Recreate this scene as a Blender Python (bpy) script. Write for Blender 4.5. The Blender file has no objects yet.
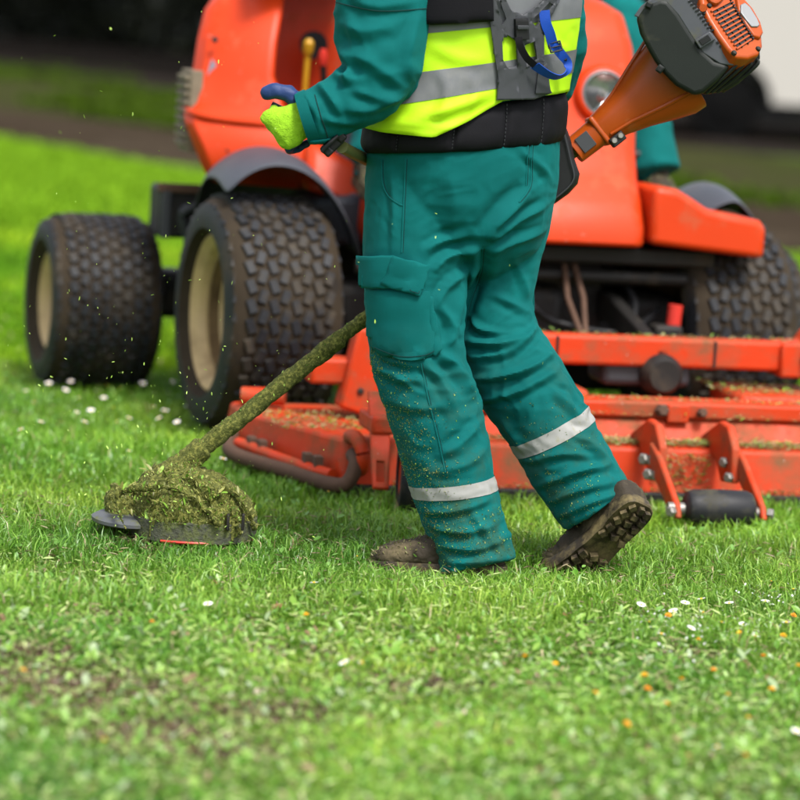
import bpy, bmesh, math, random
import numpy as np
from mathutils import Vector, Matrix
from mathutils.bvhtree import BVHTree
random.seed(7)
RNG = np.random.default_rng(11)
rad = math.radians
scene = bpy.context.scene

# ------------------------------------------------------------------ camera
CAM_POS = Vector((0.0, -8.0, 1.4))
PITCH, ROLL, FPX = rad(7.1), rad(3.5), 3305.0       # focal length in 1/800 frame widths
FW = Vector((0, math.cos(PITCH), -math.sin(PITCH)))
R0 = Vector((1, 0, 0)); U0 = R0.cross(FW)
CR = R0*math.cos(ROLL) + U0*math.sin(ROLL)
CU = U0*math.cos(ROLL) - R0*math.sin(ROLL)
cam = bpy.data.cameras.new('camera')
cam.sensor_width = 36.0; cam.lens = 36.0*FPX/800.0
cam.clip_start = 0.1; cam.clip_end = 2000
cam.dof.use_dof = True; cam.dof.focus_distance = 8.02; cam.dof.aperture_fstop = 2.3
camo = bpy.data.objects.new('camera', cam)
m = Matrix((CR, CU, -FW)).transposed().to_4x4(); m.translation = CAM_POS
camo.matrix_world = m
scene.collection.objects.link(camo); scene.camera = camo

# ------------------------------------------------------------------ sky, sun, exposure
world = bpy.data.worlds.new('World'); scene.world = world; world.use_nodes = True
wn = world.node_tree; bg = wn.nodes['Background']
sky = wn.nodes.new('ShaderNodeTexSky'); sky.sky_type = 'NISHITA'; sky.sun_disc = False
SUN_EL, SUN_AZ = rad(58), rad(150)       # azimuth clockwise from +Y: behind the camera, to the right
sky.sun_elevation = SUN_EL; sky.sun_rotation = SUN_AZ
sky.air_density = 1.0; sky.dust_density = 3.0; sky.ozone_density = 1.0
hs = wn.nodes.new('ShaderNodeHueSaturation'); hs.inputs['Saturation'].default_value = 0.35
wn.links.new(sky.outputs[0], hs.inputs['Color']); wn.links.new(hs.outputs[0], bg.inputs[0])
bg.inputs[1].default_value = 0.098
sun = bpy.data.lights.new('sun', 'SUN'); sun.energy = 1.5; sun.angle = rad(15); sun.color = (1.0, 0.965, 0.91)
suno = bpy.data.objects.new('sun', sun); scene.collection.objects.link(suno)
sd = Vector((math.sin(SUN_AZ)*math.cos(SUN_EL), math.cos(SUN_AZ)*math.cos(SUN_EL), math.sin(SUN_EL)))
suno.rotation_euler = sd.to_track_quat('Z', 'Y').to_euler(); suno.location = (4, -6, 12)
scene.view_settings.view_transform = 'Standard'; scene.view_settings.look = 'None'
scene.view_settings.exposure = 1.72; scene.view_settings.gamma = 1.0
scene.render.resolution_x = 1024; scene.render.resolution_y = 1024

# ------------------------------------------------------------------ helpers
col = scene.collection
def at(x, y, Y):
    """world point on the upright plane at distance Y, read off the photo's 800-unit elevation drawing"""
    d = FW + CR*((x-400)/FPX) + CU*((400-y)/FPX)
    return CAM_POS + d*((Y-CAM_POS.y)/d.y)
def tag(o, label=None, cat=None, group=None, kind=None):
    if label: o['label'] = label
    if cat: o['category'] = cat
    if group: o['group'] = group
    if kind: o['kind'] = kind
    return o
def link(name, me, mat=None, parent=None, smooth=True, bevel=0, seg=2, solid=0, auto=35):
    o = bpy.data.objects.new(name, me); col.objects.link(o)
    if mat is not None:
        for mm in (mat if isinstance(mat, (list, tuple)) else [mat]): me.materials.append(mm)
    if parent: o.parent = parent
    if smooth:
        me.polygons.foreach_set('use_smooth', [True]*len(me.polygons))
        if auto and auto < 180:
            try: me.set_sharp_from_angle(angle=rad(auto))
            except Exception: pass
    if solid:
        md = o.modifiers.new('solid', 'SOLIDIFY'); md.thickness = solid; md.offset = -1
    if bevel:
        md = o.modifiers.new('bevel', 'BEVEL'); md.width = bevel; md.segments = seg; md.limit_method = 'ANGLE'; md.angle_limit = rad(40)
    return o
def bm_obj(name, bm, mat, parent=None, **k):
    me = bpy.data.meshes.new(name); bmesh.ops.recalc_face_normals(bm, faces=bm.faces); bm.to_mesh(me); bm.free()
    return link(name, me, mat, parent, **k)
def vf_obj(name, v, f, mat, parent=None, **k):
    me = bpy.data.meshes.new(name); me.from_pydata([tuple(p) for p in v], [], f); me.validate(); me.update()
    return link(name, me, mat, parent, **k)
def empty(name, loc=(0, 0, 0), rz=0):
    o = bpy.data.objects.new(name, None); col.objects.link(o); o.location = loc; o.rotation_euler = (0, 0, rz)
    o.empty_display_size = 0.1
    return o
def add_box(bm, c, s, M=None):
    r = bmesh.ops.create_cube(bm, size=1.0)['verts']
    T = Matrix.Translation(Vector(c)) @ (M.to_4x4() if M is not None else Matrix.Identity(4)) @ Matrix.Diagonal((s[0], s[1], s[2], 1))
    bmesh.ops.transform(bm, matrix=T, verts=r)
def add_hex(bm, pts):      # 8 points: bottom ring of 4, top ring of 4
    v = [bm.verts.new(p) for p in pts]
    for f in ((3,2,1,0),(4,5,6,7),(0,1,5,4),(1,2,6,5),(2,3,7,6),(3,0,4,7)): bm.faces.new([v[i] for i in f])
def frame(t, up=Vector((0, 0, 1))):
    t = t.normalized()
    if abs(t.dot(up)) > .98: up = Vector((0, 1, 0))
    a = t.cross(up).normalized(); b = a.cross(t).normalized()
    return a, b
def add_tube(bm, pts, rr, n=12, up=Vector((0, 0, 1)), flat=1.0, cap=True):
    pts = [Vector(p) for p in pts]
    if not isinstance(rr, (list, tuple)): rr = [rr]*len(pts)
    rings = []
    for i, p in enumerate(pts):
        t = (pts[min(i+1, len(pts)-1)] - pts[max(i-1, 0)])
        a, b = frame(t, up)
        rings.append([bm.verts.new(p + a*(math.cos(2*math.pi*k/n)*rr[i]) + b*(math.sin(2*math.pi*k/n)*rr[i]*flat)) for k in range(n)])
    for i in range(len(rings)-1):
        for k in range(n):
            bm.faces.new((rings[i][k], rings[i][(k+1) % n], rings[i+1][(k+1) % n], rings[i+1][k]))
    if cap:
        bm.faces.new(list(reversed(rings[0]))); bm.faces.new(rings[-1])
    return rings
def spline(pts, n=8):
    P = [np.array(p, float) for p in pts]; out = []
    for i in range(len(P)-1):
        p0, p1, p2, p3 = P[max(i-1, 0)], P[i], P[i+1], P[min(i+2, len(P)-1)]
        for k in range(n):
            t = k/n
            out.append(.5*((2*p1)+(-p0+p2)*t+(2*p0-5*p1+4*p2-p3)*t*t+(-p0+3*p1-3*p2+p3)*t**3))
    out.append(P[-1]); return out
def add_lathe(bm, prof, n=32, M=Matrix.Identity(4), closed=False):
    """profile of (radius, height along local Z)"""
    rings = []
    for r, h in prof:
        if r < 1e-6: rings.append([bm.verts.new(M @ Vector((0, 0, h)))])
        else: rings.append([bm.verts.new(M @ Vector((r*math.cos(2*math.pi*k/n), r*math.sin(2*math.pi*k/n), h))) for k in range(n)])
    L = list(range(len(rings)-1))
    pairs = [(i, i+1) for i in L] + ([(len(rings)-1, 0)] if closed else [])
    for i, j in pairs:
        A, B = rings[i], rings[j]
        for k in range(n):
            k2 = (k+1) % n
            if len(A) == 1 and len(B) == 1: continue
            if len(A) == 1: bm.faces.new((A[0], B[k], B[k2]))
            elif len(B) == 1: bm.faces.new((A[k], A[k2], B[0]))
            else: bm.faces.new((A[k], A[k2], B[k2], B[k]))
def add_prism(bm, poly, d, M=Matrix.Identity(4)):
    """polygon in local XY, extruded along local Z from 0 to d"""
    a = [bm.verts.new(M @ Vector((p[0], p[1], 0))) for p in poly]
    b = [bm.verts.new(M @ Vector((p[0], p[1], d))) for p in poly]
    n = len(poly)
    bm.faces.new(list(reversed(a))); bm.faces.new(b)
    for i in range(n): bm.faces.new((a[i], a[(i+1) % n], b[(i+1) % n], b[i]))
def axis_m(o, z, x=None):
    """matrix with local Z along z at origin o"""
    z = Vector(z).normalized()
    x = Vector(x) if x is not None else (Vector((1, 0, 0)) if abs(z.x) < .9 else Vector((0, 1, 0)))
    y = z.cross(x).normalized(); x = y.cross(z).normalized()
    M = Matrix((x, y, z)).transposed().to_4x4(); M.translation = Vector(o); return M

# lattice noise, vectorised
_T = RNG.random((64, 64, 64)).astype(np.float32)*2-1
def vnoise(p):
    i = np.floor(p).astype(int); f = p-i; f = f*f*(3-2*f); i &= 63; j = (i+1) & 63
    def g(a, b, c): return _T[a, b, c]
    x0, y0, z0 = i.T; x1, y1, z1 = j.T; fx, fy, fz = f.T
    l = lambda a, b, t: a+(b-a)*t
    return l(l(l(g(x0,y0,z0), g(x1,y0,z0), fx), l(g(x0,y1,z0), g(x1,y1,z0), fx), fy),
             l(l(g(x0,y0,z1), g(x1,y0,z1), fx), l(g(x0,y1,z1), g(x1,y1,z1), fx), fy), fz)
def fbm(p, o=3):
    s = 0; a = 1
    for k in range(o): s = s+a*vnoise(p*(2**k)+17.3*k); a *= .5
    return s
def get_vn(me):
    n = len(me.vertices); v = np.empty(n*3, np.float32); me.vertices.foreach_get('co', v)
    nn = np.empty(n*3, np.float32); me.vertices.foreach_get('normal', nn)
    return v.reshape(-1, 3), nn.reshape(-1, 3)
def set_v(me, v):
    me.vertices.foreach_set('co', np.ascontiguousarray(v, dtype=np.float32).ravel()); me.update()
def remesh(bm, vox, smooth=6, fac=.5):
    """join closed solids into one continuous skin"""
    me = bpy.data.meshes.new('tmp'); bmesh.ops.recalc_face_normals(bm, faces=bm.faces); bm.to_mesh(me); bm.free()
    o = bpy.data.objects.new('tmp', me); col.objects.link(o)
    md = o.modifiers.new('r', 'REMESH'); md.mode = 'VOXEL'; md.voxel_size = vox
    if smooth:
        s = o.modifiers.new('s', 'SMOOTH'); s.iterations = smooth; s.factor = fac
    dg = bpy.context.evaluated_depsgraph_get(); dg.update()
    out = bpy.data.meshes.new_from_object(o.evaluated_get(dg))
    bpy.data.objects.remove(o); bpy.data.meshes.remove(me)
    return out
def bvh_of(me):
    bm = bmesh.new(); bm.from_mesh(me); b = BVHTree.FromBMesh(bm); bm.free(); return b
def relax(me, it=2, f=.5):
    n = len(me.vertices); e = np.empty(len(me.edges)*2, np.int32); me.edges.foreach_get('vertices', e); a, b = e.reshape(-1, 2).T
    v, _ = get_vn(me); v = v.astype(np.float64); cnt = np.bincount(a, minlength=n)+np.bincount(b, minlength=n)
    for _ in range(it):
        s = np.stack([np.bincount(a, v[b, k], n)+np.bincount(b, v[a, k], n) for k in range(3)], 1); v += f*(s/np.maximum(cnt, 1)[:, None]-v)
    set_v(me, v)
def sss(a, b, x):
    t = np.clip((x-a)/(b-a), 0, 1); return t*t*(3-2*t)

# ------------------------------------------------------------------ materials
def srgb(r, g, b):
    f = lambda c: (c/255/12.92 if c/255 <= .04045 else ((c/255+.055)/1.055)**2.4)
    return (f(r), f(g), f(b), 1)
class NT:
    def __init__(s, name):
        s.m = bpy.data.materials.new(name); s.m.use_nodes = True; s.t = s.m.node_tree; s.b = s.t.nodes['Principled BSDF']
        s.co = None
    def n(s, ty, **k):
        x = s.t.nodes.new(ty)
        for a, v in k.items():
            if a.startswith('i_'): x.inputs[int(a[2:]) if a[2:].isdigit() else a[2:]].default_value = v
            else: setattr(x, a, v)
        return x
    def l(s, a, b): s.t.links.new(a, b)
    def coord(s):
        if s.co is None: s.co = s.n('ShaderNodeTexCoord')
        return s.co.outputs['Object']
    def noise(s, scale, detail=4, rough=.55, vec=None, dist=0):
        x = s.n('ShaderNodeTexNoise'); x.inputs['Scale'].default_value = scale; x.inputs['Detail'].default_value = detail
        x.inputs['Roughness'].default_value = rough; x.inputs['Distortion'].default_value = dist
        s.l(vec or s.coord(), x.inputs['Vector']); return x.outputs['Fac']
    def ramp(s, fac, a, b, lo=(0, 0, 0, 1), hi=(1, 1, 1, 1)):
        r = s.n('ShaderNodeValToRGB'); e = r.color_ramp.elements
        e[0].position = a; e[1].position = b; e[0].color = lo; e[1].color = hi
        s.l(fac, r.inputs[0]); return r.outputs[0]
    def mix(s, fac, a, b):
        x = s.n('ShaderNodeMix', data_type='RGBA')
        if isinstance(fac, float): x.inputs[0].default_value = fac
        else: s.l(fac, x.inputs[0])
        for i, v in ((6, a), (7, b)):
            if isinstance(v, tuple): x.inputs[i].default_value = v
            else: s.l(v, x.inputs[i])
        return x.outputs[2]
    def bump(s, h, strength=.3, dist=.002):
        x = s.n('ShaderNodeBump'); x.inputs['Strength'].default_value = strength; x.inputs['Distance'].default_value = dist
        s.l(h, x.inputs['Height']); s.l(x.outputs[0], s.b.inputs['Normal'])
    def set(s, **k):
        for a, v in k.items(): s.b.inputs[a.replace('_', ' ')].default_value = v
def simple(name, c, rough=.5, metal=0, var=.15, vs=12., bump=0, bs=200., bd=.001, dirt=None, dirt_amt=(.55, .75), dirt_s=6., spec=.3, dirt_d=6, chips=False):
    t = NT(name); t.set(Roughness=rough, Metallic=metal); t.b.inputs['Specular IOR Level'].default_value = spec
    d = tuple(x*(1-var) for x in c[:3])+(1,); u = tuple(min(1, x*(1+var)) for x in c[:3])+(1,)
    o = t.mix(t.noise(vs), d, u)
    if dirt:
        f = t.ramp(t.noise(dirt_s, dirt_d, .65), dirt_amt[0], dirt_amt[1])
        o = t.mix(f, o, dirt)
        rr = t.n('ShaderNodeMapRange'); rr.inputs['To Min'].default_value = rough; rr.inputs['To Max'].default_value = .9
        t.l(f, rr.inputs[0]); t.l(rr.outputs[0], t.b.inputs['Roughness'])
    t.l(o, t.b.inputs['Base Color'])
    if chips:
        k2 = t.ramp(t.noise(26, 2, .5), .76, .78); o = t.mix(k2, o, (.16, .13, .11, 1)); k3 = t.ramp(t.noise(120, 2, .5), .74, .76); o = t.mix(k3, o, (.35, .3, .25, 1))
    t.l(o, t.b.inputs['Base Color'])
    if bump: t.bump(t.noise(bs, 3), bump, bd)
    return t.m
MUD = (.10, .075, .04, 1)
M = {}
M['rimgrey'] = simple('light_grey_plastic', (.055, .058, .068, 1), .5, var=.12, dirt=(.07, .07, .045, 1), dirt_s=20)
M['orange'] = simple('orange_paint', (.48, .036, .0045, 1), .42, spec=.22, var=.1, vs=5, dirt=(.30, .085, .035, 1), dirt_amt=(.56, .82), dirt_s=9, chips=True, bump=.15, bs=60, bd=.002)
M['orange_deck'] = simple('worn_orange_deck_paint', (.45, .034, .005, 1), .5, spec=.22, var=.14, vs=7, dirt=(.13, .075, .035, 1), dirt_amt=(.45, .72), dirt_s=8, chips=True, bump=.25, bs=45, bd=.003)
M['orange_plastic'] = simple('orange_plastic', (.30, .048, .0035, 1), .34, var=.08, dirt=(.3, .11, .03, 1), dirt_amt=(.6, .85), dirt_s=18, bump=.1, bs=300)
M['dark_metal'] = simple('dark_greasy_metal', (.010, .009, .008, 1), .6, var=.3, dirt=(.05, .038, .025, 1))
M['black'] = simple('black_plastic', (.007, .007, .008, 1), .5, var=.15, bump=.1, bs=400)
M['mid_grey'] = simple('grey_plastic', (.030, .032, .036, 1), .5, var=.12, bump=.1, bs=300)
M['roller'] = simple('scuffed_roller_plastic', (.010, .010, .012, 1), .5, var=.3, vs=20, dirt=(.05, .045, .028, 1), dirt_amt=(.48, .7), dirt_s=16, bump=.3, bs=90)
M['fender'] = simple('faded_fender_plastic', (.048, .052, .064, 1), .5, var=.18, vs=6, dirt=(.11, .10, .09, 1), dirt_amt=(.55, .8))
M['airbox'] = simple('airbox_plastic', (.009, .0115, .010, 1), .5, spec=.22, var=.2, dirt=(.045, .045, .025, 1), dirt_amt=(.58, .8), dirt_s=14, bump=.2, bs=500)
M['rubber'] = simple('tyre_rubber', (.009, .010, .013, 1), .6, var=.25, vs=8, dirt=(.06, .045, .027, 1), dirt_amt=(.48, .76), dirt_s=7, bump=.3, bs=80, bd=.003)
M['rim'] = simple('beige_rim_paint', (.44, .31, .15, 1), .5, var=.12, dirt=(.17, .11, .055, 1), dirt_amt=(.5, .8), dirt_s=8)
M['rust'] = simple('rusty_iron', (.075, .04, .025, 1), .8, var=.35, vs=25)
M['steel'] = simple('bolt_steel', (.24, .23, .21, 1), .5, metal=.7, var=.3, vs=40, dirt=(.08, .06, .04, 1), dirt_s=40)
M['silver'] = simple('silver_disc', (.20, .205, .21, 1), .45, metal=.5, var=.08)
M['screen'] = simple('dusty_radiator_screen', (.16, .13, .09, 1), .85, var=.3, vs=40)
M['decal'] = simple('grey_decal', (.17, .19, .24, 1), .4, var=.2)
M['yellow'] = simple('yellow_lever_plastic', (.42, .22, .012, 1), .4)
M['red'] = simple('red_knob_plastic', (.5, .03, .02, 1), .4)
t = NT('teal_cotton'); t.set(Roughness=.82); t.b.inputs['Specular IOR Level'].default_value = .12
c = t.mix(t.noise(9, 5), (.0002, .066, .064, 1), (.0004, .102, .098, 1))
c = t.mix(t.ramp(t.noise(3.5, 6, .7), .55, .8), c, (.0008, .138, .130, 1))
sx = t.n('ShaderNodeSeparateXYZ'); t.l(t.coord(), sx.inputs[0])
mr = t.n('ShaderNodeMapRange'); mr.inputs['From Min'].default_value = .62; mr.inputs['From Max'].default_value = .05; mr.inputs['To Max'].default_value = .8; t.l(sx.outputs['Z'], mr.inputs[0])
st_ = t.ramp(t.noise(11, 7, .68), .46, .66); mm_ = t.n('ShaderNodeMath', operation='MULTIPLY'); t.l(st_, mm_.inputs[0]); t.l(mr.outputs[0], mm_.inputs[1])
c = t.mix(mm_.outputs[0], c, (.030, .050, .016, 1))          # mud and grass stains low on the legs
t.l(c, t.b.inputs['Base Color']); t.b.inputs['Sheen Weight'].default_value = .06; t.b.inputs['Sheen Tint'].default_value = (.05, .8, .78, 1)
w = t.n('ShaderNodeTexWave'); w.inputs['Scale'].default_value = 210; w.inputs['Distortion'].default_value = 1.5; t.l(t.coord(), w.inputs['Vector'])
mx = t.n('ShaderNodeMath', operation='ADD'); t.l(w.outputs['Fac'], mx.inputs[0]); t.l(t.noise(160, 3), mx.inputs[1])
t.bump(mx.outputs[0], .35, .0013); M['teal'] = t.m
M['teal_dark'] = simple('teal_stitching', (.0008, .022, .021, 1), .9)
M['neon'] = simple('fluorescent_vest_fabric', (.36, .62, .004, 1), .65, var=.06, vs=20, bump=.25, bs=220)
M['glove_knit'] = simple('lime_knit', (.24, .46, .014, 1), .9, var=.2, vs=90, bump=1., bs=260, bd=.003)
M['glove_blue'] = simple('blue_latex', (.010, .030, .11, 1), .55, var=.2, vs=30, bump=.5, bs=350, bd=.001)
M['reflect'] = simple('reflective_tape', (.115, .12, .128, 1), .5, var=.15, vs=30, dirt=(.17, .17, .16, 1), dirt_amt=(.5, .8), bump=.15, bs=250)
M['reflect_leg'] = simple('trouser_reflective_tape', (.24, .24, .23, 1), .6, var=.1, vs=40, dirt=(.20, .19, .10, 1), dirt_amt=(.56, .78), dirt_s=28, bump=.15, bs=300)
M['belt'] = simple('black_padded_nylon', (.0045, .0042, .006, 1), .75, spec=.15, var=.25, vs=15, bump=.35, bs=260, bd=.001)
M['harness'] = simple('harness_plate_plastic', (.036, .038, .043, 1), .5, var=.12, bump=.12, bs=300)
M['blue'] = simple('blue_webbing', (.003, .045, .30, 1), .6, var=.15, vs=40, bump=.4, bs=380, bd=.001)
M['boot'] = simple('muddy_boot_leather', (.028, .021, .013, 1), .8, var=.4, vs=18, dirt=(.12, .095, .05, 1), dirt_amt=(.46, .72), dirt_s=14, bump=.7, bs=90, bd=.003)
M['sole'] = simple('muddy_rubber_sole', (.026, .019, .011, 1), .6, var=.4, vs=25, dirt=(.15, .115, .05, 1), dirt_amt=(.45, .68), dirt_s=22, bump=.6, bs=120, bd=.003)
M['skin'] = simple('skin', (.52, .30, .2, 1), .5, var=.08)
M['hair'] = simple('dark_hair', (.03, .02, .012, 1), .6)
M['caked'] = simple('caked_grass_pulp', (.070, .080, .016, 1), .95, var=.6, vs=60, dirt=(.20, .20, .045, 1), dirt_amt=(.48, .62), dirt_s=110, bump=1.0, bs=260, bd=.005)
M['white_van'] = simple('white_van_paint', (.42, .40, .36, 1), .4, var=.04)
M['glass'] = simple('headlight_lens', (.42, .44, .46, 1), .12, metal=.9, var=.05)
t = NT('headlight_cover_glass'); t.set(Roughness=.03); t.b.inputs['Transmission Weight'].default_value = 1.0; t.b.inputs['IOR'].default_value = 1.3
t.bump(t.noise(55, 1), .25, .004); M['clear'] = t.m
M['window'] = simple('dark_window_glass', (.02, .022, .025, 1), .05)
def attr_leaf(name, attr='tint', rough=.5, trans=.35):
    t = NT(name); a = t.n('ShaderNodeAttribute', attribute_name=attr)
    t.l(a.outputs['Color'], t.b.inputs['Base Color']); t.set(Roughness=rough); t.b.inputs['Specular IOR Level'].default_value = .5
    tr = t.n('ShaderNodeBsdfTranslucent'); t.l(a.outputs['Color'], tr.inputs[0])
    ms = t.n('ShaderNodeMixShader', i_0=trans); out = t.t.nodes['Material Output']
    t.l(t.b.outputs[0], ms.inputs[1]); t.l(tr.outputs[0], ms.inputs[2]); t.l(ms.outputs[0], out.inputs[0])
    return t.m
M['blade'] = attr_leaf('grass_blade', rough=.36)
M['far_blade'] = attr_leaf('far_grass_blade', rough=.8, trans=.4)
M['far_blade'].node_tree.nodes['Principled BSDF'].inputs['Specular IOR Level'].default_value = .1
M['tyre_mud'] = simple('muddy_tyre_carcass', (.030, .022, .014, 1), .85, var=.4, vs=9, dirt=(.010, .010, .011, 1), dirt_s=6, spec=.12)
M['clip'] = attr_leaf('cut_grass', trans=.2)
M['barrel'] = simple('muddy_rim_barrel', (.15, .095, .045, 1), .8, var=.3, vs=10, dirt=(.06, .036, .018, 1), dirt_s=7, dirt_amt=(.42, .65), spec=.1)
M['hedge'] = attr_leaf('hedge_leaf', trans=.05, rough=.5)
# ground
t = NT('lawn_soil'); t.set(Roughness=.95); t.b.inputs['Specular IOR Level'].default_value = 0
c = t.mix(t.ramp(t.noise(1.7, 6), .42, .6), (.075, .13, .022, 1), (.11, .20, .028, 1))
c = t.mix(t.ramp(t.noise(30, 4), .5, .7), c, (.055, .06, .018, 1)); t.l(c, t.b.inputs['Base Color']); t.bump(t.noise(50, 5), .8, .02); M['lawn'] = t.m
t = NT('bare_soil'); t.set(Roughness=.95); t.b.inputs['Specular IOR Level'].default_value = .1
c = t.mix(t.noise(40, 6, .7), (.065, .045, .028, 1), (.16, .115, .075, 1)); t.l(c, t.b.inputs['Base Color']); t.bump(t.noise(60, 6), .9, .02); M['soil'] = t.m
def band(name, a, b, s1, s2):
    t = NT(name); t.set(Roughness=.95); t.b.inputs['Specular IOR Level'].default_value = 0
    c = t.mix(t.ramp(t.noise(s1, 6, .6), .38, .62), a, b); c = t.mix(t.ramp(t.noise(s2, 4), .4, .8), c, tuple(x*.7 for x in a[:3])+(1,))
    t.l(c, t.b.inputs['Base Color']); t.bump(t.noise(14, 5), .6, .03); return t.m
M['dirt_track'] = band('dirt_track', (.030, .022, .015, 1), (.048, .037, .026, 1), .7, 5)
M['rough_verge'] = band('rough_verge', (.030, .040, .010, 1), (.040, .032, .020, 1), .45, 3)
M['gravel_path'] = band('gravel_path', (.016, .0125, .010, 1), (.026, .022, .020, 1), .5, 6)
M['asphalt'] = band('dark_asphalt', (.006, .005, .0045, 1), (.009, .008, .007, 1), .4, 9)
# ------------------------------------------------------------------ the setting: ground, tracks, verge
def strip(name, t0, t1, z, mat, label_kind='structure', wob=.25, L=90, n=180):
    d = Vector((.6, -.8, 0)); nn = Vector((.8, .6, 0)); v = []; f = []
    for i in range(n+1):
        u = -L+2*L*i/n
        a = t0+wob*math.sin(u*.9+t0)+wob*.6*math.sin(u*2.3+1.7*t0); b = t1+wob*math.sin(u*.8+t1)
        v += [d*u+nn*a+Vector((0, 0, z)), d*u+nn*b+Vector((0, 0, z))]
    for i in range(n): f.append((2*i, 2*i+2, 2*i+3, 2*i+1))
    return tag(vf_obj(name, v, f, mat), kind='structure')
g = tag(vf_obj('ground', [(-400, -60, 0), (400, -60, 0), (400, 700, 0), (-400, 700, 0)], [(0, 1, 2, 3)], M['lawn']), kind='structure')
strip('dirt_track', 8.3, 11.6, .004, M['dirt_track'])
strip('rough_verge', 11.5, 17.2, .008, M['rough_verge'])
strip('gravel_path', 17.0, 19.6, .012, M['gravel_path'])
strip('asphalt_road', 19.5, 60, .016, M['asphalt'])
def patch(name, cx, cy, rx, ry, z, mat, n=40):
    v = [(cx, cy, z)]; f = []
    for k in range(n):
        a = 2*math.pi*k/n; r = 1+.25*math.sin(3*a+cx*9)+.12*math.sin(7*a+cy*5)
        v.append((cx+rx*r*math.cos(a), cy+ry*r*math.sin(a), z))
    for k in range(n): f.append((0, 1+k, 1+(k+1) % n))
    return tag(vf_obj(name, v, f, mat), kind='structure')
def gz(x, y):
    d = FW + CR*((x-400)/FPX) + CU*((400-y)/FPX); return CAM_POS + d*(-CAM_POS.z/d.z)
BARE = []   # x, y, rx, ry of thin turf
for i, (px, py, rx, ry) in enumerate([(70, 690, .30, .20), (170, 745, .22, .16), (20, 655, .12, .10), (270, 720, .16, .12), (100, 620, .09, .07), (300, 660, .13, .08), (420, 690, .14, .08), (690, 660, .10, .07), (150, 545, .10, .10)]):
    p = gz(px, py); BARE.append((p.x, p.y, rx, ry)); patch('bare_soil', p.x, p.y, rx*.8, ry*.8, .004, M['soil'])

# ------------------------------------------------------------------ grass, one blade at a time
def rgbn(n, lo, hi):
    k = RNG.random((n, 1)); c = np.array(lo)[None]*(1-k)+np.array(hi)[None]*k
    return c*(1+.18*(RNG.random((n, 1))-.5))
def blade_mesh(name, xy, h, w, lean, colr, mat, z0=None, yaw=None):
    n = len(xy); az = RNG.random(n)*2*np.pi if yaw is None else yaw
    ld = RNG.random(n)*2*np.pi
    side = np.stack([np.cos(az), np.sin(az), np.zeros(n)], 1); dirv = np.stack([np.cos(ld), np.sin(ld), np.zeros(n)], 1)
    base = np.concatenate([xy, np.zeros((n, 1)) if z0 is None else z0[:, None]], 1)
    H = h[:, None]; W = w[:, None]; Ln = lean[:, None]; up = np.array([[0, 0, 1.]])
    m1 = base+up*H*.55+dirv*H*Ln*.28; tip = base+up*H*np.clip(1-.35*Ln, .15, 1)+dirv*H*Ln*.95
    V = np.stack([base-side*W*.5, base+side*W*.5, m1+side*W*.42, m1-side*W*.42, tip], 1).reshape(-1, 3)
    idx = np.arange(n)*5
    quads = np.stack([idx, idx+1, idx+2, idx+3], 1); tris = np.stack([idx+3, idx+2, idx+4], 1)
    loops = np.concatenate([quads, tris], 1).ravel()
    me = bpy.data.meshes.new(name); me.vertices.add(n*5); me.loops.add(n*7); me.polygons.add(n*2)
    me.vertices.foreach_set('co', V.astype(np.float32).ravel()); me.loops.foreach_set('vertex_index', loops.astype(np.int32))
    st = np.stack([np.arange(n)*7, np.arange(n)*7+4], 1).ravel(); me.polygons.foreach_set('loop_start', st.astype(np.int32))
    me.update(calc_edges=True)
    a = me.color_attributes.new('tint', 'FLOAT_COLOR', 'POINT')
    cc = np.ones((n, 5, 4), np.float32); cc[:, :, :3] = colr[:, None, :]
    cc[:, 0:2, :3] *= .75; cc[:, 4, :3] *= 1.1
    a.data.foreach_set('color', cc.ravel())
    o = bpy.data.objects.new(name, me); col.objects.link(o); me.materials.append(mat)
    me.polygons.foreach_set('use_smooth', [True]*(2*n))
    return o
def scatter(n, y0, y1, margin=.3):
    y = RNG.random(n*2)*(y1-y0)+y0; hw = (y+8)*.125+margin
    k = RNG.random(n*2) < hw/hw.max(); y = y[k][:n]; hw = hw[k][:n]
    return np.stack([(RNG.random(len(y))*2-1)*hw+.01*(y+8), y], 1)
def bare_mask(xy):
    m = np.zeros(len(xy))
    for cx, cy, rx, ry in BARE: m = np.maximum(m, np.exp(-(((xy[:, 0]-cx)/rx)**2+((xy[:, 1]-cy)/ry)**2)**1.5))
    return m
BOOTS = [(.06, -.14, .16, .14), (.20, -.10, .14, .12), (.40, -.08, .14, .14), (-.50, .0, .2, .1)]     # trodden turf
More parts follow.
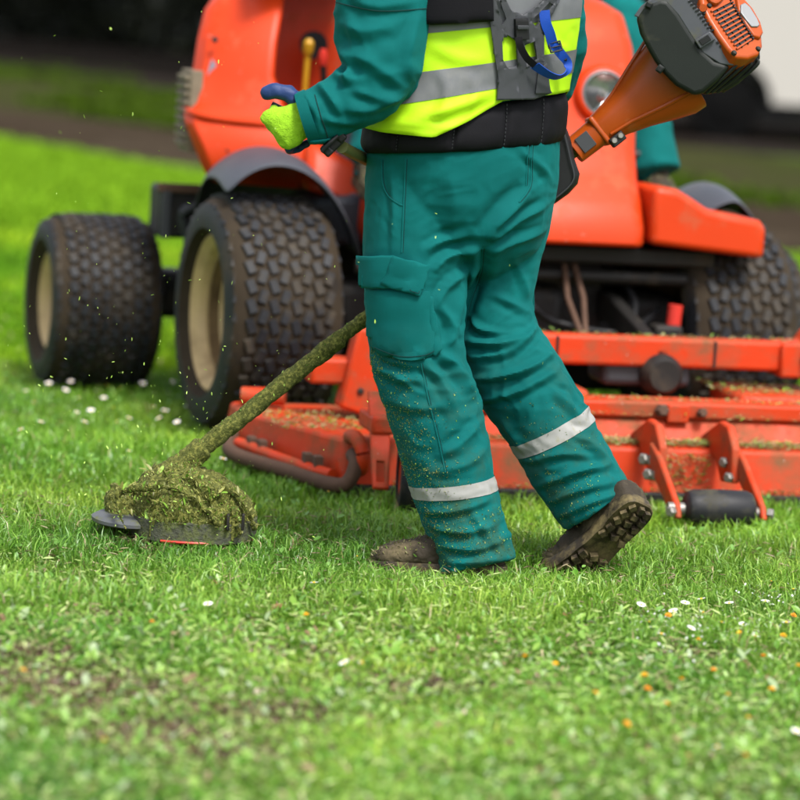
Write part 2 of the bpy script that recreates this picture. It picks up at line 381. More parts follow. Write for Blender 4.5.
def lawn(name, n, y0, y1, hh, ww, lo, hi, lean=(.2, 1.1), dry=.04, clump=True, label='', thin=.85, pal=.12, mat='blade'):
    xy = scatter(n, y0, y1); p3 = np.concatenate([xy, np.zeros((len(xy), 1))], 1)
    cl = fbm(p3*np.array([[5., 5., 1]])+3.1, 3); b = bare_mask(xy)
    keep = RNG.random(len(xy)) > b*thin+(np.clip(-cl*.5, 0, .45) if clump else 0)
    xy, cl, p3 = xy[keep], cl[keep], p3[keep]; n = len(xy)
    bt = np.zeros(n)
    for cx, cy, rx, ry in BOOTS: bt = np.maximum(bt, np.exp(-(((xy[:, 0]-cx)/rx)**2+((xy[:, 1]-cy)/ry)**2)**2))
    h = (1-.62*bt)*(hh[0]+(hh[1]-hh[0])*RNG.random(n)**1.4)*(1+.35*cl)*(1-.45*bare_mask(xy)); w = ww[0]+(ww[1]-ww[0])*RNG.random(n)
    c = rgbn(n, lo, hi); big = fbm(p3*np.array([[1.6, 1.6, 1]])+9, 3)[:, None]
    c = c*(1+.28*big)*(1+.15*cl[:, None]); c[:, 0] *= (1+.25*np.clip(big[:, 0], -1, 1))
    dr = RNG.random(n) < dry; c[dr] = rgbn(int(dr.sum()), (.30, .25, .10), (.42, .38, .2))
    pl = RNG.random(n) < pal; c[pl] = c[pl]*np.array([[1.5, 1.3, 1.7]])
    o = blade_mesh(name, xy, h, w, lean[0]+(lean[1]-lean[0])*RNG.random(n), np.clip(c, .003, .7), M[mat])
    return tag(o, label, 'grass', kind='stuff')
G1, G2 = (.080, .23, .008), (.24, .44, .045)
lawn('grass', 80000, -3.0, -.75, (.016, .052), (.0020, .0055), (.075, .215, .008), (.27, .47, .055), (.4, 1.6), .07, label='thin trampled grass and weeds in the blurred foreground', pal=.25)
lawn('grass', 56000, -.95, .55, (.026, .078), (.0018, .0046), (.060, .18, .006), (.27, .46, .060), (.2, 1.15), .03, label='sharp green grass blades around the boots of the walking worker')
lawn('grass', 75000, .5, 3.4, (.025, .06), (.0022, .005), G1, G2, (.2, 1.1), .03, label='green lawn grass under and around the orange mower')
lawn('grass', 70000, 3.3, 9.5, (.03, .06), (.006, .014), (.10, .24, .008), (.21, .38, .016), (.3, 1.0), .01, label='smooth bright lawn behind the mower', pal=.03, mat='far_blade')
n = 60000; xy = np.stack([RNG.random(n)*9-4.5, RNG.random(n)*12.5-3.2], 1); hw = (xy[:, 1]+8)*.125+.28; xy = xy[np.abs(xy[:, 0]-.01*(xy[:, 1]+8)) > hw]; n = len(xy)
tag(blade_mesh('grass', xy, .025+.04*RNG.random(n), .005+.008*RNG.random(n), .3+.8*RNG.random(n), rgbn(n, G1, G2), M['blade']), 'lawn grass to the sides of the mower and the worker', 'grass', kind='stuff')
xyf = scatter(90000, 9.4, 23, .8); tt = .8*xyf[:, 0]+.6*xyf[:, 1]; xyf = xyf[tt < 8.3+.25*np.sin(1.3*xyf[:, 0])]
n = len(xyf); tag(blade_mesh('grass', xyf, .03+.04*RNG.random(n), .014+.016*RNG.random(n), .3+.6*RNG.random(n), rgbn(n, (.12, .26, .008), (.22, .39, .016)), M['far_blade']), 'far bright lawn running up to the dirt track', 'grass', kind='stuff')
xyv = scatter(60000, 14, 40, 2.0); tv = .8*xyv[:, 0]+.6*xyv[:, 1]; cl = fbm(np.concatenate([xyv*.45, np.zeros((len(xyv), 1))], 1), 3)
k = (tv > 11.4)*(tv < 17.0)*(cl > -.30+1.0*sss(-2.5, .5, xyv[:, 0])); xyv = xyv[k]; n = len(xyv)
tag(blade_mesh('verge_grass', xyv, .06+.10*RNG.random(n), .03+.03*RNG.random(n), .3+.6*RNG.random(n), rgbn(n, (.030, .062, .002), (.065, .115, .004)), M['far_blade']), 'patchy rough grass on the verge beyond the dirt track', 'grass', kind='stuff')

# small broad leaves of clover, plantain and daisies
def leaf_mesh(name, pts, size, colr, mat, tilt=.6, slim=.5):
    n = len(pts); az = RNG.random(n)*2*np.pi; ti = tilt*RNG.random(n); ro = (RNG.random(n)-.5)*1.2
    u = np.stack([np.cos(az)*np.cos(ti), np.sin(az)*np.cos(ti), np.sin(ti)], 1)
    s0 = np.stack([-np.sin(az), np.cos(az), np.zeros(n)], 1); nn = np.cross(u, s0); s = s0*np.cos(ro)[:, None]+nn*np.sin(ro)[:, None]; nn = np.cross(u, s)
    S = size[:, None]; sl = slim
    V = np.stack([pts, pts+u*S*.35+s*S*sl*.5+nn*S*.06, pts+u*S*.75+s*S*sl*.42+nn*S*.05, pts+u*S, pts+u*S*.75-s*S*sl*.42+nn*S*.05, pts+u*S*.35-s*S*sl*.5+nn*S*.06, pts+u*S*.5-nn*S*.03], 1).reshape(-1, 3)
    i = np.arange(n)*7; fs = []
    for a, b in ((0, 1), (1, 2), (2, 3), (3, 4), (4, 5), (5, 0)): fs.append(np.stack([i+a, i+b, i+6], 1))
    loops = np.stack(fs, 1).ravel()
    me = bpy.data.meshes.new(name); me.vertices.add(n*7); me.loops.add(n*18); me.polygons.add(n*6)
    me.vertices.foreach_set('co', V.astype(np.float32).ravel()); me.loops.foreach_set('vertex_index', loops.astype(np.int32))
    me.polygons.foreach_set('loop_start', (np.arange(n*6)*3).astype(np.int32)); me.update(calc_edges=True)
    a = me.color_attributes.new('tint', 'FLOAT_COLOR', 'POINT'); cc = np.ones((n, 7, 4), np.float32); cc[:, :, :3] = colr[:, None, :]
    a.data.foreach_set('color', cc.ravel()); me.polygons.foreach_set('use_smooth', [True]*(6*n))
    o = bpy.data.objects.new(name, me); col.objects.link(o); me.materials.append(mat); return o
n = 15000; xy = scatter(n, -3.0, -.5, .25); xy = xy[RNG.random(len(xy)) < .3+.7*sss(-.55, -1.1, xy[:, 1])]; n = len(xy)
xy = xy[RNG.random(n) > .55*bare_mask(xy)]; n = len(xy)
c = rgbn(n, (.08, .22, .012), (.26, .43, .07)); k = RNG.random(n) < .12; c[k] = rgbn(int(k.sum()), (.26, .36, .16), (.36, .45, .26))
k = RNG.random(n) < .035; c[k] = rgbn(int(k.sum()), (.16, .09, .045), (.30, .2, .11))
tag(leaf_mesh('clover_leaves', np.concatenate([xy, (.006+.024*RNG.random(n))[:, None]], 1), .009+.014*RNG.random(n)+.014*(RNG.random(n) < .15), c, M['blade'], .9), 'low clover and weed leaves covering the blurred foreground', 'weeds', kind='stuff')
n = 2600; xy = scatter(n, -.9, 3.2, .2); n = len(xy); c = rgbn(n, (.09, .24, .02), (.19, .36, .08))
tag(leaf_mesh('weed_leaves', np.concatenate([xy, (.012+.025*RNG.random(n))[:, None]], 1), .012+.016*RNG.random(n), c, M['blade'], .8), 'scattered broad weed leaves among the sharp grass', 'weeds', kind='stuff')
n = 5500; xy = scatter(n, -2.9, .6, .25); n = len(xy); c = rgbn(n, (.14, .10, .05), (.36, .30, .17))
tag(leaf_mesh('dry_straw', np.concatenate([xy, (.004+.03*RNG.random(n))[:, None]], 1), .012+.02*RNG.random(n), c, M['clip'], .4, .14), 'dry straw and dead clippings lying in the grass', 'straw', kind='stuff')

P = []
for cx, cy, rx, ry in BARE:
    k = int(3000*rx*ry/.06); q = RNG.normal(size=(k, 2))*.55; P.append(np.stack([cx+q[:, 0]*rx, cy+q[:, 1]*ry, .004+.006*RNG.random(k)], 1))
P = np.concatenate(P); n = len(P); c = rgbn(n, (.06, .038, .022), (.22, .15, .09)); k = RNG.random(n) < .25; c[k] = rgbn(int(k.sum()), (.20, .26, .07), (.36, .42, .16))
tag(leaf_mesh('soil_crumbs', P, .005+.012*RNG.random(n), c, M['clip'], 1.5, .8), 'crumbs of brown earth and chopped leaf in the thin turf patches', 'soil', kind='stuff')
n = 4500; xy = scatter(n, -2.9, -.3, .25); n = len(xy); c = rgbn(n, (.26, .38, .08), (.46, .54, .22))
tag(leaf_mesh('mown_clippings', np.concatenate([xy, (.012+.03*RNG.random(n))[:, None]], 1), .014+.022*RNG.random(n), c, M['clip'], .35, .16), 'pale mown grass clippings lying over the foreground turf', 'clippings', kind='stuff')

# ------------------------------------------------------------------ flowers and fallen leaves, each one a thing
M['petal'] = simple('daisy_petals', (.78, .76, .76, 1), .6, var=.05); M['petal_y'] = simple('yellow_petals', (.80, .46, .012, 1), .6, var=.1)
M['petal_o'] = simple('orange_petals', (.75, .30, .012, 1), .6, var=.1); M['stem'] = simple('flower_stem', (.09, .2, .03, 1), .6)
M['dead'] = simple('dead_leaf', (.20, .10, .045, 1), .8, var=.35, vs=60); M['pale'] = simple('pale_pink_petal', (.62, .50, .42, 1), .6, var=.15)
def flower_meshes():
    bm = bmesh.new(); n = 13                                   # daisy head: ring of petals
    for k in range(n):
        a = 2*math.pi*k/n; R = Matrix.Rotation(a, 4, 'Z')
        v = [bm.verts.new(R @ Vector(p)) for p in ((.003, -.0012, 0), (.009, -.0024, .0012), (.0125, 0, .0016), (.009, .0024, .0012), (.003, .0012, 0))]
        bm.faces.new(v)
    a = bpy.data.meshes.new('daisy_petals'); bm.to_mesh(a); bm.free(); a.materials.append(M['petal'])
    bm = bmesh.new(); add_lathe(bm, [(.0, .003), (.002, .0026), (.0034, .0012), (.0036, -.0004)], 8); b = bpy.data.meshes.new('disc'); bm.to_mesh(b); bm.free(); b.materials.append(M['petal_y'])
    bm = bmesh.new(); add_tube(bm, [(0, 0, -.05), (.002, 0, -.02), (0, 0, 0)], .0009, 5); s = bpy.data.meshes.new('stem'); bm.to_mesh(s); bm.free(); s.materials.append(M['stem'])
    out = []
    for mt in ('petal_y', 'petal_o'):
        bm = bmesh.new()
        for ring, (r, z, m) in enumerate(((.008, .001, 12), (.006, .003, 10), (.0035, .005, 7))):
            for k in range(m):
                q = 2*math.pi*(k+.5*ring)/m; R = Matrix.Rotation(q, 4, 'Z')
                v = [bm.verts.new(R @ Vector(p)) for p in ((.001, -.001, z*.6), (r*.8, -.002, z), (r, 0, z+.0012), (r*.8, .002, z), (.001, .001, z*.6))]
                bm.faces.new(v)
        q = bpy.data.meshes.new('petals'); bm.to_mesh(q); bm.free(); q.materials.append(M[mt]); out.append(q)
    return a, b, s, out
DP, DD, DS, YP = flower_meshes()
def flower(name, label, cat, group, px, py, z, sc, parts):
    p = gz(px, py); r = empty(name, (p.x, p.y, z)); r.scale = (sc,)*3
    r.rotation_euler = (random.uniform(-.5, .2), random.uniform(-.35, .35), random.uniform(0, 6)); tag(r, label, cat, group)
    for nm, me in parts:
        o = bpy.data.objects.new(nm, me); col.objects.link(o); o.parent = r
for px, py in [(52, 423), (65, 407), (78, 415), (103, 415), (112, 425), (120, 405), (135, 418), (152, 424), (158, 436), (183, 402), (187, 424), (200, 436), (14, 430), (40, 440), (25, 408), (90, 428), (128, 436), (60, 440), (168, 410), (214, 455), (5, 395), (98, 460), (128, 470), (222, 478), (327, 512), (172, 398), (142, 400), (70, 398), (33, 420), (48, 400), (84, 440), (106, 402), (116, 440), (146, 444), (176, 440), (192, 412), (20, 448), (10, 414), (76, 430), (96, 408), (164, 428), (206, 420)]:
    flower('daisy', 'white daisy in the blurred grass beside the mower tyres', 'flower', 'white daisies by the mower tyres', px, py, .055, .75+.3*random.random(), (('petals', DP), ('flower_centre', DD), ('stem', DS)))
for px, py in [(356, 573), (207, 622), (361, 682), (313, 600), (343, 682), (716, 768), (640, 622), (672, 628), (690, 646), (702, 630), (720, 640), (742, 642), (764, 618), (785, 640), (660, 652), (754, 654), (590, 640), (648, 640), (770, 598), (700, 616), (792, 606), (728, 620), (684, 620), (795, 752)]:
    flower('daisy', 'small white daisy in the grass in front of the boots', 'flower', 'white daisies in front of the boots', px, py, .04, .95, (('petals', DP), ('flower_centre', DD), ('stem', DS)))
for i, (px, py) in enumerate([(103, 764), (22, 692), (151, 642), (524, 677), (594, 714), (646, 710), (665, 725), (738, 652), (762, 676), (770, 710), (797, 686), (744, 779), (626, 748), (554, 684), (625, 745), (697, 659), (643, 696), (792, 634), (305, 634), (726, 716), (667, 634), (747, 740), (782, 655), (712, 690), (680, 700)]):
    flower('yellow_flower', 'small yellow flower in the short foreground turf', 'flower', 'yellow flowers in the foreground', px, py, .042, .85+.3*random.random(), (('petals', YP[i % 3 == 2]), ('stem', DS)))
bm = bmesh.new()
vv = [bm.verts.new(p) for p in ((-.02, 0, .002), (-.008, .009, .006), (.008, .011, .004), (.024, .001, .010), (.009, -.010, .005), (-.008, -.009, .003), (0, 0, 0))]
for a, b in ((0, 1), (1, 2), (2, 3), (3, 4), (4, 5), (5, 0)): bm.faces.new((vv[a], vv[b], vv[6]))
LF = []
for mt in ('dead', 'pale'):
    me = bpy.data.meshes.new('leaf'); bm.to_mesh(me); me.materials.append(M[mt]); LF.append(me)
bm.free()
for i, (px, py) in enumerate([(217, 590), (245, 612), (275, 616), (510, 600), (517, 602), (566, 624), (150, 672), (75, 675), (20, 700), (298, 665), (340, 634), (430, 662), (55, 728), (260, 700), (190, 760), (590, 662), (640, 668), (715, 648), (770, 690), (460, 720), (365, 760), (90, 800), (280, 790), (690, 770), (118, 560), (180, 690)]):
    p = gz(px, py); o = bpy.data.objects.new('fallen_leaf', LF[i % 3 == 1]); col.objects.link(o); o.location = (p.x, p.y, .016)
    o.rotation_euler = (random.uniform(-.5, .5), random.uniform(-.5, .5), random.uniform(0, 6)); o.scale = (random.uniform(.7, 1.2),)*3
    tag(o, ('small brown dead leaf lying in the turf', 'pale curled petal or leaf scrap lying in the turf')[i % 3 == 1], 'leaf', ('brown leaves on the lawn', 'pale scraps on the lawn')[i % 3 == 1])

P = []
for cx, cy, k in ((665, 628, 40), (700, 640, 50), (740, 645, 40), (770, 610, 40), (690, 660, 25), (640, 645, 25)):
    p = gz(cx, cy); q = RNG.normal(size=(k, 2)); P.append(np.stack([p.x+q[:, 0]*.05, p.y+q[:, 1]*.09, .02+.025*RNG.random(k)], 1))
P = np.concatenate(P); n = len(P)
tag(leaf_mesh('white_petals', P, .005+.005*RNG.random(n), rgbn(n, (.50, .50, .50), (.72, .70, .70)), M['clip'], .8, .6), 'drift of small white petals in the grass at right', 'petals', kind='stuff')
# ------------------------------------------------------------------ far background: hedge and white van
def hedge():
    d = Vector((.6, -.8, 0)); nn = Vector((.8, .6, 0)); r = empty('dark_hedge', d*-10+nn*27.5)
    n = 42000; u = RNG.random(n)*90-60; face = RNG.random(n)
    hz = RNG.random(n)*4.2; bulge = fbm(np.stack([u*.35, hz*.5, np.zeros(n)], 1), 3)*.6
    tt = np.where(face < .85, -1.0-bulge*.7, (RNG.random(n)-.5)*2); hz = np.where(face < .85, hz, 4.2+bulge)
    pts = np.array(d)[None]*(u[:, None]+10)+np.array(nn)[None]*tt[:, None]+np.array([[0, 0, 1.]])*hz[:, None]
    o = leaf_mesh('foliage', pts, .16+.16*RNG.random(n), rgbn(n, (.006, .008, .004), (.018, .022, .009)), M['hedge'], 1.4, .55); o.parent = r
    bm = bmesh.new(); add_box(bm, (0, 0, 2.0), (80, 1.2, 4.0), Matrix.Rotation(math.atan2(-.8, .6), 3, 'Z'))
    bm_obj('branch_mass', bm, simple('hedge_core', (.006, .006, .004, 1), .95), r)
    tag(r, 'tall dark evergreen hedge along the far road', 'hedge')
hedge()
M['van_tyre'] = simple('dark_van_tyre', (.004, .004, .004, 1), .9, spec=.05)
def van():
    p = at(722, 150, 27.0); r = empty('white_van', (p.x, 27.0, 0), rad(-4))
    # side outline in local x,z with the wheel arch cut out; front end to the left
    a = [(.49*math.cos(q), .40+.49*math.sin(q)) for q in np.linspace(math.pi, 0, 14)]
    out = [(-.95, .42), (-.49, .42)]+a[1:-1]+[(.49, .42), (2.6, .42)]+[(3.1+x, z) for x, z in a]+[(3.6, .42), (4.4, .44), (4.42, 1.2), (4.35, 2.2), (4.2, 2.35), (.9, 2.35), (.45, 2.2), (-.35, 1.35), (-.9, 1.15), (-1.02, .8)]
    bm = bmesh.new(); add_prism(bm, out, 1.9, axis_m((0, 0, 0), (0, 1, 0), (1, 0, 0)))
    for v in bm.verts: v.co = Vector((v.co.x, abs(v.co.y), v.co.z if v.co.z > 0 else -v.co.z))
    bm_obj('body', bm, M['white_van'], r, bevel=.05, auto=50)
    for x in (0, 3.1):
        for y in (.14, 1.76):
            bm = bmesh.new(); add_lathe(bm, [(0, -.11), (.2, -.11), (.34, -.11), (.36, -.08), (.36, .08), (.34, .11), (.2, .11), (0, .11)], 28, axis_m((x, y, .36), (0, 1, 0)))
            w = bm_obj('wheel', bm, M['van_tyre'], r)
            bm = bmesh.new(); add_lathe(bm, [(0, -.13), (.16, -.135), (.21, -.115), (.21, .115), (.16, .135), (0, .13)], 20, axis_m((x, y, .36), (0, 1, 0))); bm_obj('hubcap', bm, M['van_tyre'], w)
    for poly in ([(.32, 1.72), (1.0, 1.72), (1.0, 2.2), (.66, 2.2)], [(1.15, 1.72), (2.4, 1.72), (2.4, 2.2), (1.15, 2.2)]):
        bm = bmesh.new(); add_prism(bm, [(x, z) for x, z in poly], .02, axis_m((0, -.012, 0), (0, 1, 0), (1, 0, 0)))
        for v in bm.verts: v.co.z = abs(v.co.z)
        bm_obj('side_window', bm, M['window'], r)
    bm = bmesh.new(); add_box(bm, (.3, .95, .30), (2.2, 1.5, .2)); add_box(bm, (3.1, .95, .35), (2.0, 1.4, .2)); bm_obj('underbody', bm, M['dark_metal'], r)
    tag(r, 'white parked van beyond the path behind the mower', 'van')
van()
# ------------------------------------------------------------------ the orange front-deck mower (local: x = across, -y = forward, z = up)
MO = empty('ride_on_mower', (.29, 2.30, 0), rad(13))
tag(MO, 'large orange ride-on mower with wide front cutting deck and beige wheel rims', 'mower')
def Q(s, f, z): return Vector((s, -f, z))
def box(name, s0, s1, f0, f1, z0, z1, mat, parent=MO, bevel=.012, seg=3, **k):
    bm = bmesh.new(); add_box(bm, ((s0+s1)/2, -(f0+f1)/2, (z0+z1)/2), (abs(s1-s0), abs(f1-f0), abs(z1-z0)))
    return bm_obj(name, bm, mat, parent, bevel=bevel, seg=seg, **k)
def hexa(name, pts, mat, parent=MO, bevel=.015, seg=3, **k):
    bm = bmesh.new(); add_hex(bm, [Q(*p) for p in pts]); return bm_obj(name, bm, mat, parent, bevel=bevel, seg=seg, **k)
def rod(name, pts, r, mat, parent=MO, n=12, smooth_n=0):
    if smooth_n: pts = [tuple(p) for p in spline(pts, smooth_n)]
    bm = bmesh.new(); add_tube(bm, [Q(*p) for p in pts], r, n); return bm_obj(name, bm, mat, parent)
def plate_sz(name, poly, f0, f1, mat, parent=MO, bevel=.008, seg=2):
    """outline in (s, z) extruded from f0 to f1"""
    bm = bmesh.new(); n = len(poly)
    a = [bm.verts.new(Q(s, f0, z)) for s, z in poly]; b = [bm.verts.new(Q(s, f1, z)) for s, z in poly]
    bm.faces.new(a); bm.faces.new(list(reversed(b)))
    for i in range(n): bm.faces.new((a[i], b[i], b[(i+1) % n], a[(i+1) % n]))
    return bm_obj(name, bm, mat, parent, bevel=bevel, seg=seg)
def plate_fz(name, poly, s0, s1, mat, parent=MO, bevel=.006, seg=2):
    bm = bmesh.new(); n = len(poly)
    a = [bm.verts.new(Q(s0, f, z)) for f, z in poly]; b = [bm.verts.new(Q(s1, f, z)) for f, z in poly]
    bm.faces.new(a); bm.faces.new(list(reversed(b)))
    for i in range(n): bm.faces.new((a[i], b[i], b[(i+1) % n], a[(i+1) % n]))
    return bm_obj(name, bm, mat, parent, bevel=bevel, seg=seg)
def bolt(name, s, f, z, r, parent, d=(0, -1, 0), h=.012, mat='steel'):
    bm = bmesh.new(); add_lathe(bm, [(0, h), (r*.7, h), (r, h*.7), (r, 0), (0, 0)], 6, axis_m(Q(s, f, z), d)); return bm_obj(name, bm, M[mat], parent)

M['wheel_disc'] = simple('muddy_wheel_disc', (.085, .052, .027, 1), .8, var=.35, vs=14, dirt=(.16, .10, .05, 1), dirt_s=9)
def wheel(s, f, R, W, rr, yaw, rows, ncirc, side):
    w = empty('wheel', Q(s, f, R), rad(yaw)); w.parent = MO
    Ax = axis_m((0, 0, 0), (1, 0, 0), (0, 0, 1)); h = W/2
    bm = bmesh.new()
    prof = [(rr, -h*.62), (rr+.012, -h*.78), (R*.72, -h*.99), (R*.83, -h), (R*.92, -h*.93), (R*.965, -h*.80), (R*.985, -h*.5), (R*.99, 0), (R*.985, h*.5), (R*.965, h*.80), (R*.92, h*.93), (R*.83, h), (R*.72, h*.99), (rr+.012, h*.78), (rr, h*.62)]
    prof = [(r-.012 if r > rr+.02 else r, z) for r, z in prof]
    add_lathe(bm, prof, 64, Ax); nf0 = len(bm.faces)
    # turf tread blocks, staggered, wrapping over the shoulders
    for j in range(rows):
        z = (-1+2*(j+.5)/rows)*h*.95; bw = 1.9*h/rows*.82
        rloc = R*(.985-.085*max(0, abs(z)/h-.62)**1.3*6)
        for k in range(ncirc):
            a = 2*math.pi*(k+.5*(j % 2))/ncirc; bl = 2*math.pi*R/ncirc*.78
            X = Matrix.Rotation(a, 4, 'X') @ Matrix.Translation((z, 0, rloc-.012)) @ Matrix.Rotation(rad(38)*(max(0, abs(z)/h-.55))*(1 if z > 0 else -1), 4, 'Y') @ Matrix.Rotation(rad(18 if j % 2 else -18), 4, 'Z')
            v0 = len(bm.verts); vs = []
            for q, (dx, dy, dz) in enumerate(((-1, -1, -1), (1, -1, -1), (1, 1, -1), (-1, 1, -1), (-.82, -.82, 1), (.82, -.82, 1), (.82, .82, 1), (-.82, .82, 1))):
                vs.append(bm.verts.new(X @ Vector((dx*bw/2, dy*bl/2, dz*.0095*(.8+.4*random.random())))))
            for fc in ((4, 5, 6, 7), (0, 1, 5, 4), (1, 2, 6, 5), (2, 3, 7, 6), (3, 0, 4, 7)): bm.faces.new([vs[i] for i in fc])
    ty = bm_obj('tyre', bm, [M['rubber'], M['tyre_mud']], w, auto=30)
    zz = np.abs(np.array([p.center[0] for p in ty.data.polygons])); ty.data.polygons.foreach_set('material_index', ((np.arange(len(zz)) < nf0) & (zz < h*.9)).astype(np.int32))
    bm = bmesh.new(); sg = side
    pr = [(rr+.006, -h*.66), (rr+.022, -h*.72), (rr+.024, -h*.80), (rr+.010, -h*.83), (rr-.004, -h*.74), (rr-.016, -h*.70), (rr-.020, -h*.58), (rr-.030, -h*.56)]
    add_lathe(bm, [(r, z*(-sg)) for r, z in pr], 48, Ax)
    rim = bm_obj('rim', bm, M['rim'], w, auto=50)
    bm = bmesh.new(); add_lathe(bm, [(rr*.80, -h*.36*-sg), (rr*.77, -h*.40*-sg), (rr*.745, -h*.38*-sg), (rr*.735, -h*.28*-sg), (rr*.76, -h*.24*-sg)], 48, Ax, closed=True); bm_obj('rim_step', bm, M['rim'], rim, auto=60)
    bm = bmesh.new(); add_lathe(bm, [(rr-.026, -h*.58*-sg), (rr*.84, -h*.45*-sg), (rr*.80, -h*.2*-sg), (rr*.76, h*.1*-sg), (rr*.76, h*.4*-sg), (rr+.004, h*.66*-sg)], 48, Ax); bm_obj('rim_barrel', bm, M['barrel'], rim, auto=60)
    bm = bmesh.new(); add_lathe(bm, [(rr*.76, h*.12*-sg), (rr*.6, h*.2*-sg), (rr*.35, h*.10*-sg), (0, h*.06*-sg)], 40, Ax); bm_obj('wheel_disc', bm, M['wheel_disc'], w)
    bm = bmesh.new(); add_lathe(bm, [(0, .05), (.05, .05), (.06, .03), (.06, -.02), (.075, -.02), (.075, -.05), (0, -.05)], 20, axis_m((sg*-h*.0, 0, 0), (sg, 0, 0)))
    bm_obj('hub', bm, M['rust'], w)
    for k in range(5):
        a = 2*math.pi*k/5; bm = bmesh.new(); add_lathe(bm, [(0, .02), (.008, .02), (.011, .014), (.011, -.01)], 6, axis_m((sg*h*.03, .5*rr*math.cos(a), .5*rr*math.sin(a)), (sg, 0, 0))); bm_obj('wheel_bolt', bm, M['rust'], rim)
    return w
wheel(-.765, 0, .378, .365, .225, 6, 10, 38, -1); wheel(.675, 0, .378, .365, .225, 6, 10, 38, 1)
wheel(-1.145, -.97, .30, .37, .145, 5, 10, 36, -1); wheel(1.10, -.97, .30, .37, .145, 5, 10, 36, 1)
rod('front_axle', [(-.76, 0, .375), (.73, 0, .375)], .06, M['dark_metal'])
rod('rear_axle', [(-1.12, -.97, .32), (1.1, -.97, .32)], .045, M['dark_metal'])
box('axle_casting', -.95, .95, -1.05, -.9, .26, .42, M['dark_metal'], bevel=.03)
box('chassis', -.30, .30, -1.75, .12, .34, .64, M['dark_metal'])
box('engine_block', -.42, .42, -1.7, -.8, .5, .8, M['dark_metal'])
box('gear_case', -.16, .16, -.15, .22, .24, .52, M['dark_metal'], bevel=.04)
for s0, s1 in ((-.55, -.36), (.36, .55)): box('hydraulic_motor', s0, s1, -.13, .13, .30, .50, M['dark_metal'], bevel=.04)
rod('cross_tube', [(-.52, .26, .56), (.52, .26, .56)], .022, M['dark_metal'])
rod('lift_link', [(.13, .26, .60), (.12, .36, .50), (.15, .50, .36)], .009, M['rust']); rod('lift_link', [(.16, .26, .60), (.17, .36, .50), (.15, .50, .36)], .009, M['rust'])
rod('lift_link', [(-.2, .30, .6), (-.22, .5, .38)], .014, M['dark_metal'])
rod('hydraulic_hose', [(-.1, .2, .6), (0, .35, .48), (.1, .3, .42), (.3, .36, .40), (.46, .2, .46)], .011, M['black'], smooth_n=6)
rod('hydraulic_hose', [(.28, .1, .62), (.36, .25, .5), (.34, .35, .40), (.5, .15, .36)], .011, M['black'], smooth_n=6)
for s in (-.30, .30): plate_fz('lift_arm', [(-.05, .52), (.25, .50), (.78, .40), (.78, .34), (.25, .42), (-.05, .42)], s-.02, s+.02, M['dark_metal'])

box('belly_pan', -.55, .62, -.50, -.28, .14, .66, M['dark_metal'], bevel=.02); box('under_floor', -.34, .60, -.5, .30, .60, .655, M['dark_metal'])
# bodywork: dash cowl, foot wells, seat side pods
bm = bmesh.new()
rings = []
for z, s0, s1, f0, f1 in ((.665, -.335, .345, .10, .415), (.72, -.335, .345, .05, .41), (.80, -.335, .345, .0, .36), (.86, -.335, .35, -.06, .285), (.95, -.34, .355, -.1, .225), (1.10, -.34, .36, -.12, .185), (1.26, -.335, .35, -.14, .14), (1.36, -.31, .325, -.15, .09), (1.405, -.24, .255, -.13, .02)):
    c = .05; rings.append([bm.verts.new(Q(*p)) for p in ((s0, f0, z), (s0, f1-c, z), (s0+c*.3, f1-c*.3, z), (s0+c, f1, z), (s1-c, f1, z), (s1-c*.3, f1-c*.3, z), (s1, f1-c, z), (s1, f0, z))])
for a, b in zip(rings, rings[1:]):
    for k in range(8): bm.faces.new((a[k], a[(k+1) % 8], b[(k+1) % 8], b[k]))
bm.faces.new(rings[0][::-1]); bm.faces.new(rings[-1])
cowl = bm_obj('dash_cowl', bm, M['orange'], MO, bevel=.012, auto=50)
for s in (.235, -.22):
    zc, fc = 1.115, .196; ax = axis_m(Q(s, fc, zc), (0, -1, .14))
    bm = bmesh.new(); add_lathe(bm, [(.060, -.02), (.094, -.022), (.088, .004), (.080, .016), (.072, .018), (.066, .010), (.064, -.02)], 36, ax, closed=True); hb = bm_obj('headlight_bezel', bm, M['orange'], MO)
    bm = bmesh.new(); add_lathe(bm, [(0, -.016), (.02, -.013), (.038, -.006), (.052, .003), (.066, .013)], 40, ax); bm_obj('reflector', bm, M['glass'], hb)
    bm = bmesh.new(); add_lathe(bm, [(0, .016), (.011, .012), (.013, .0), (.009, -.016)], 14, ax); bm_obj('bulb', bm, M['steel'], hb)
    bm = bmesh.new(); add_lathe(bm, [(.066, .010), (.070, .019), (.066, .020), (.062, .014)], 36, ax, closed=True); bm_obj('lens_ring', bm, M['silver'], hb)
    bm = bmesh.new(); add_lathe(bm, [(0, .026), (.03, .0245), (.055, .019), (.067, .014)], 36, ax); bm_obj('headlight_lens', bm, M['clear'], hb, solid=.002)
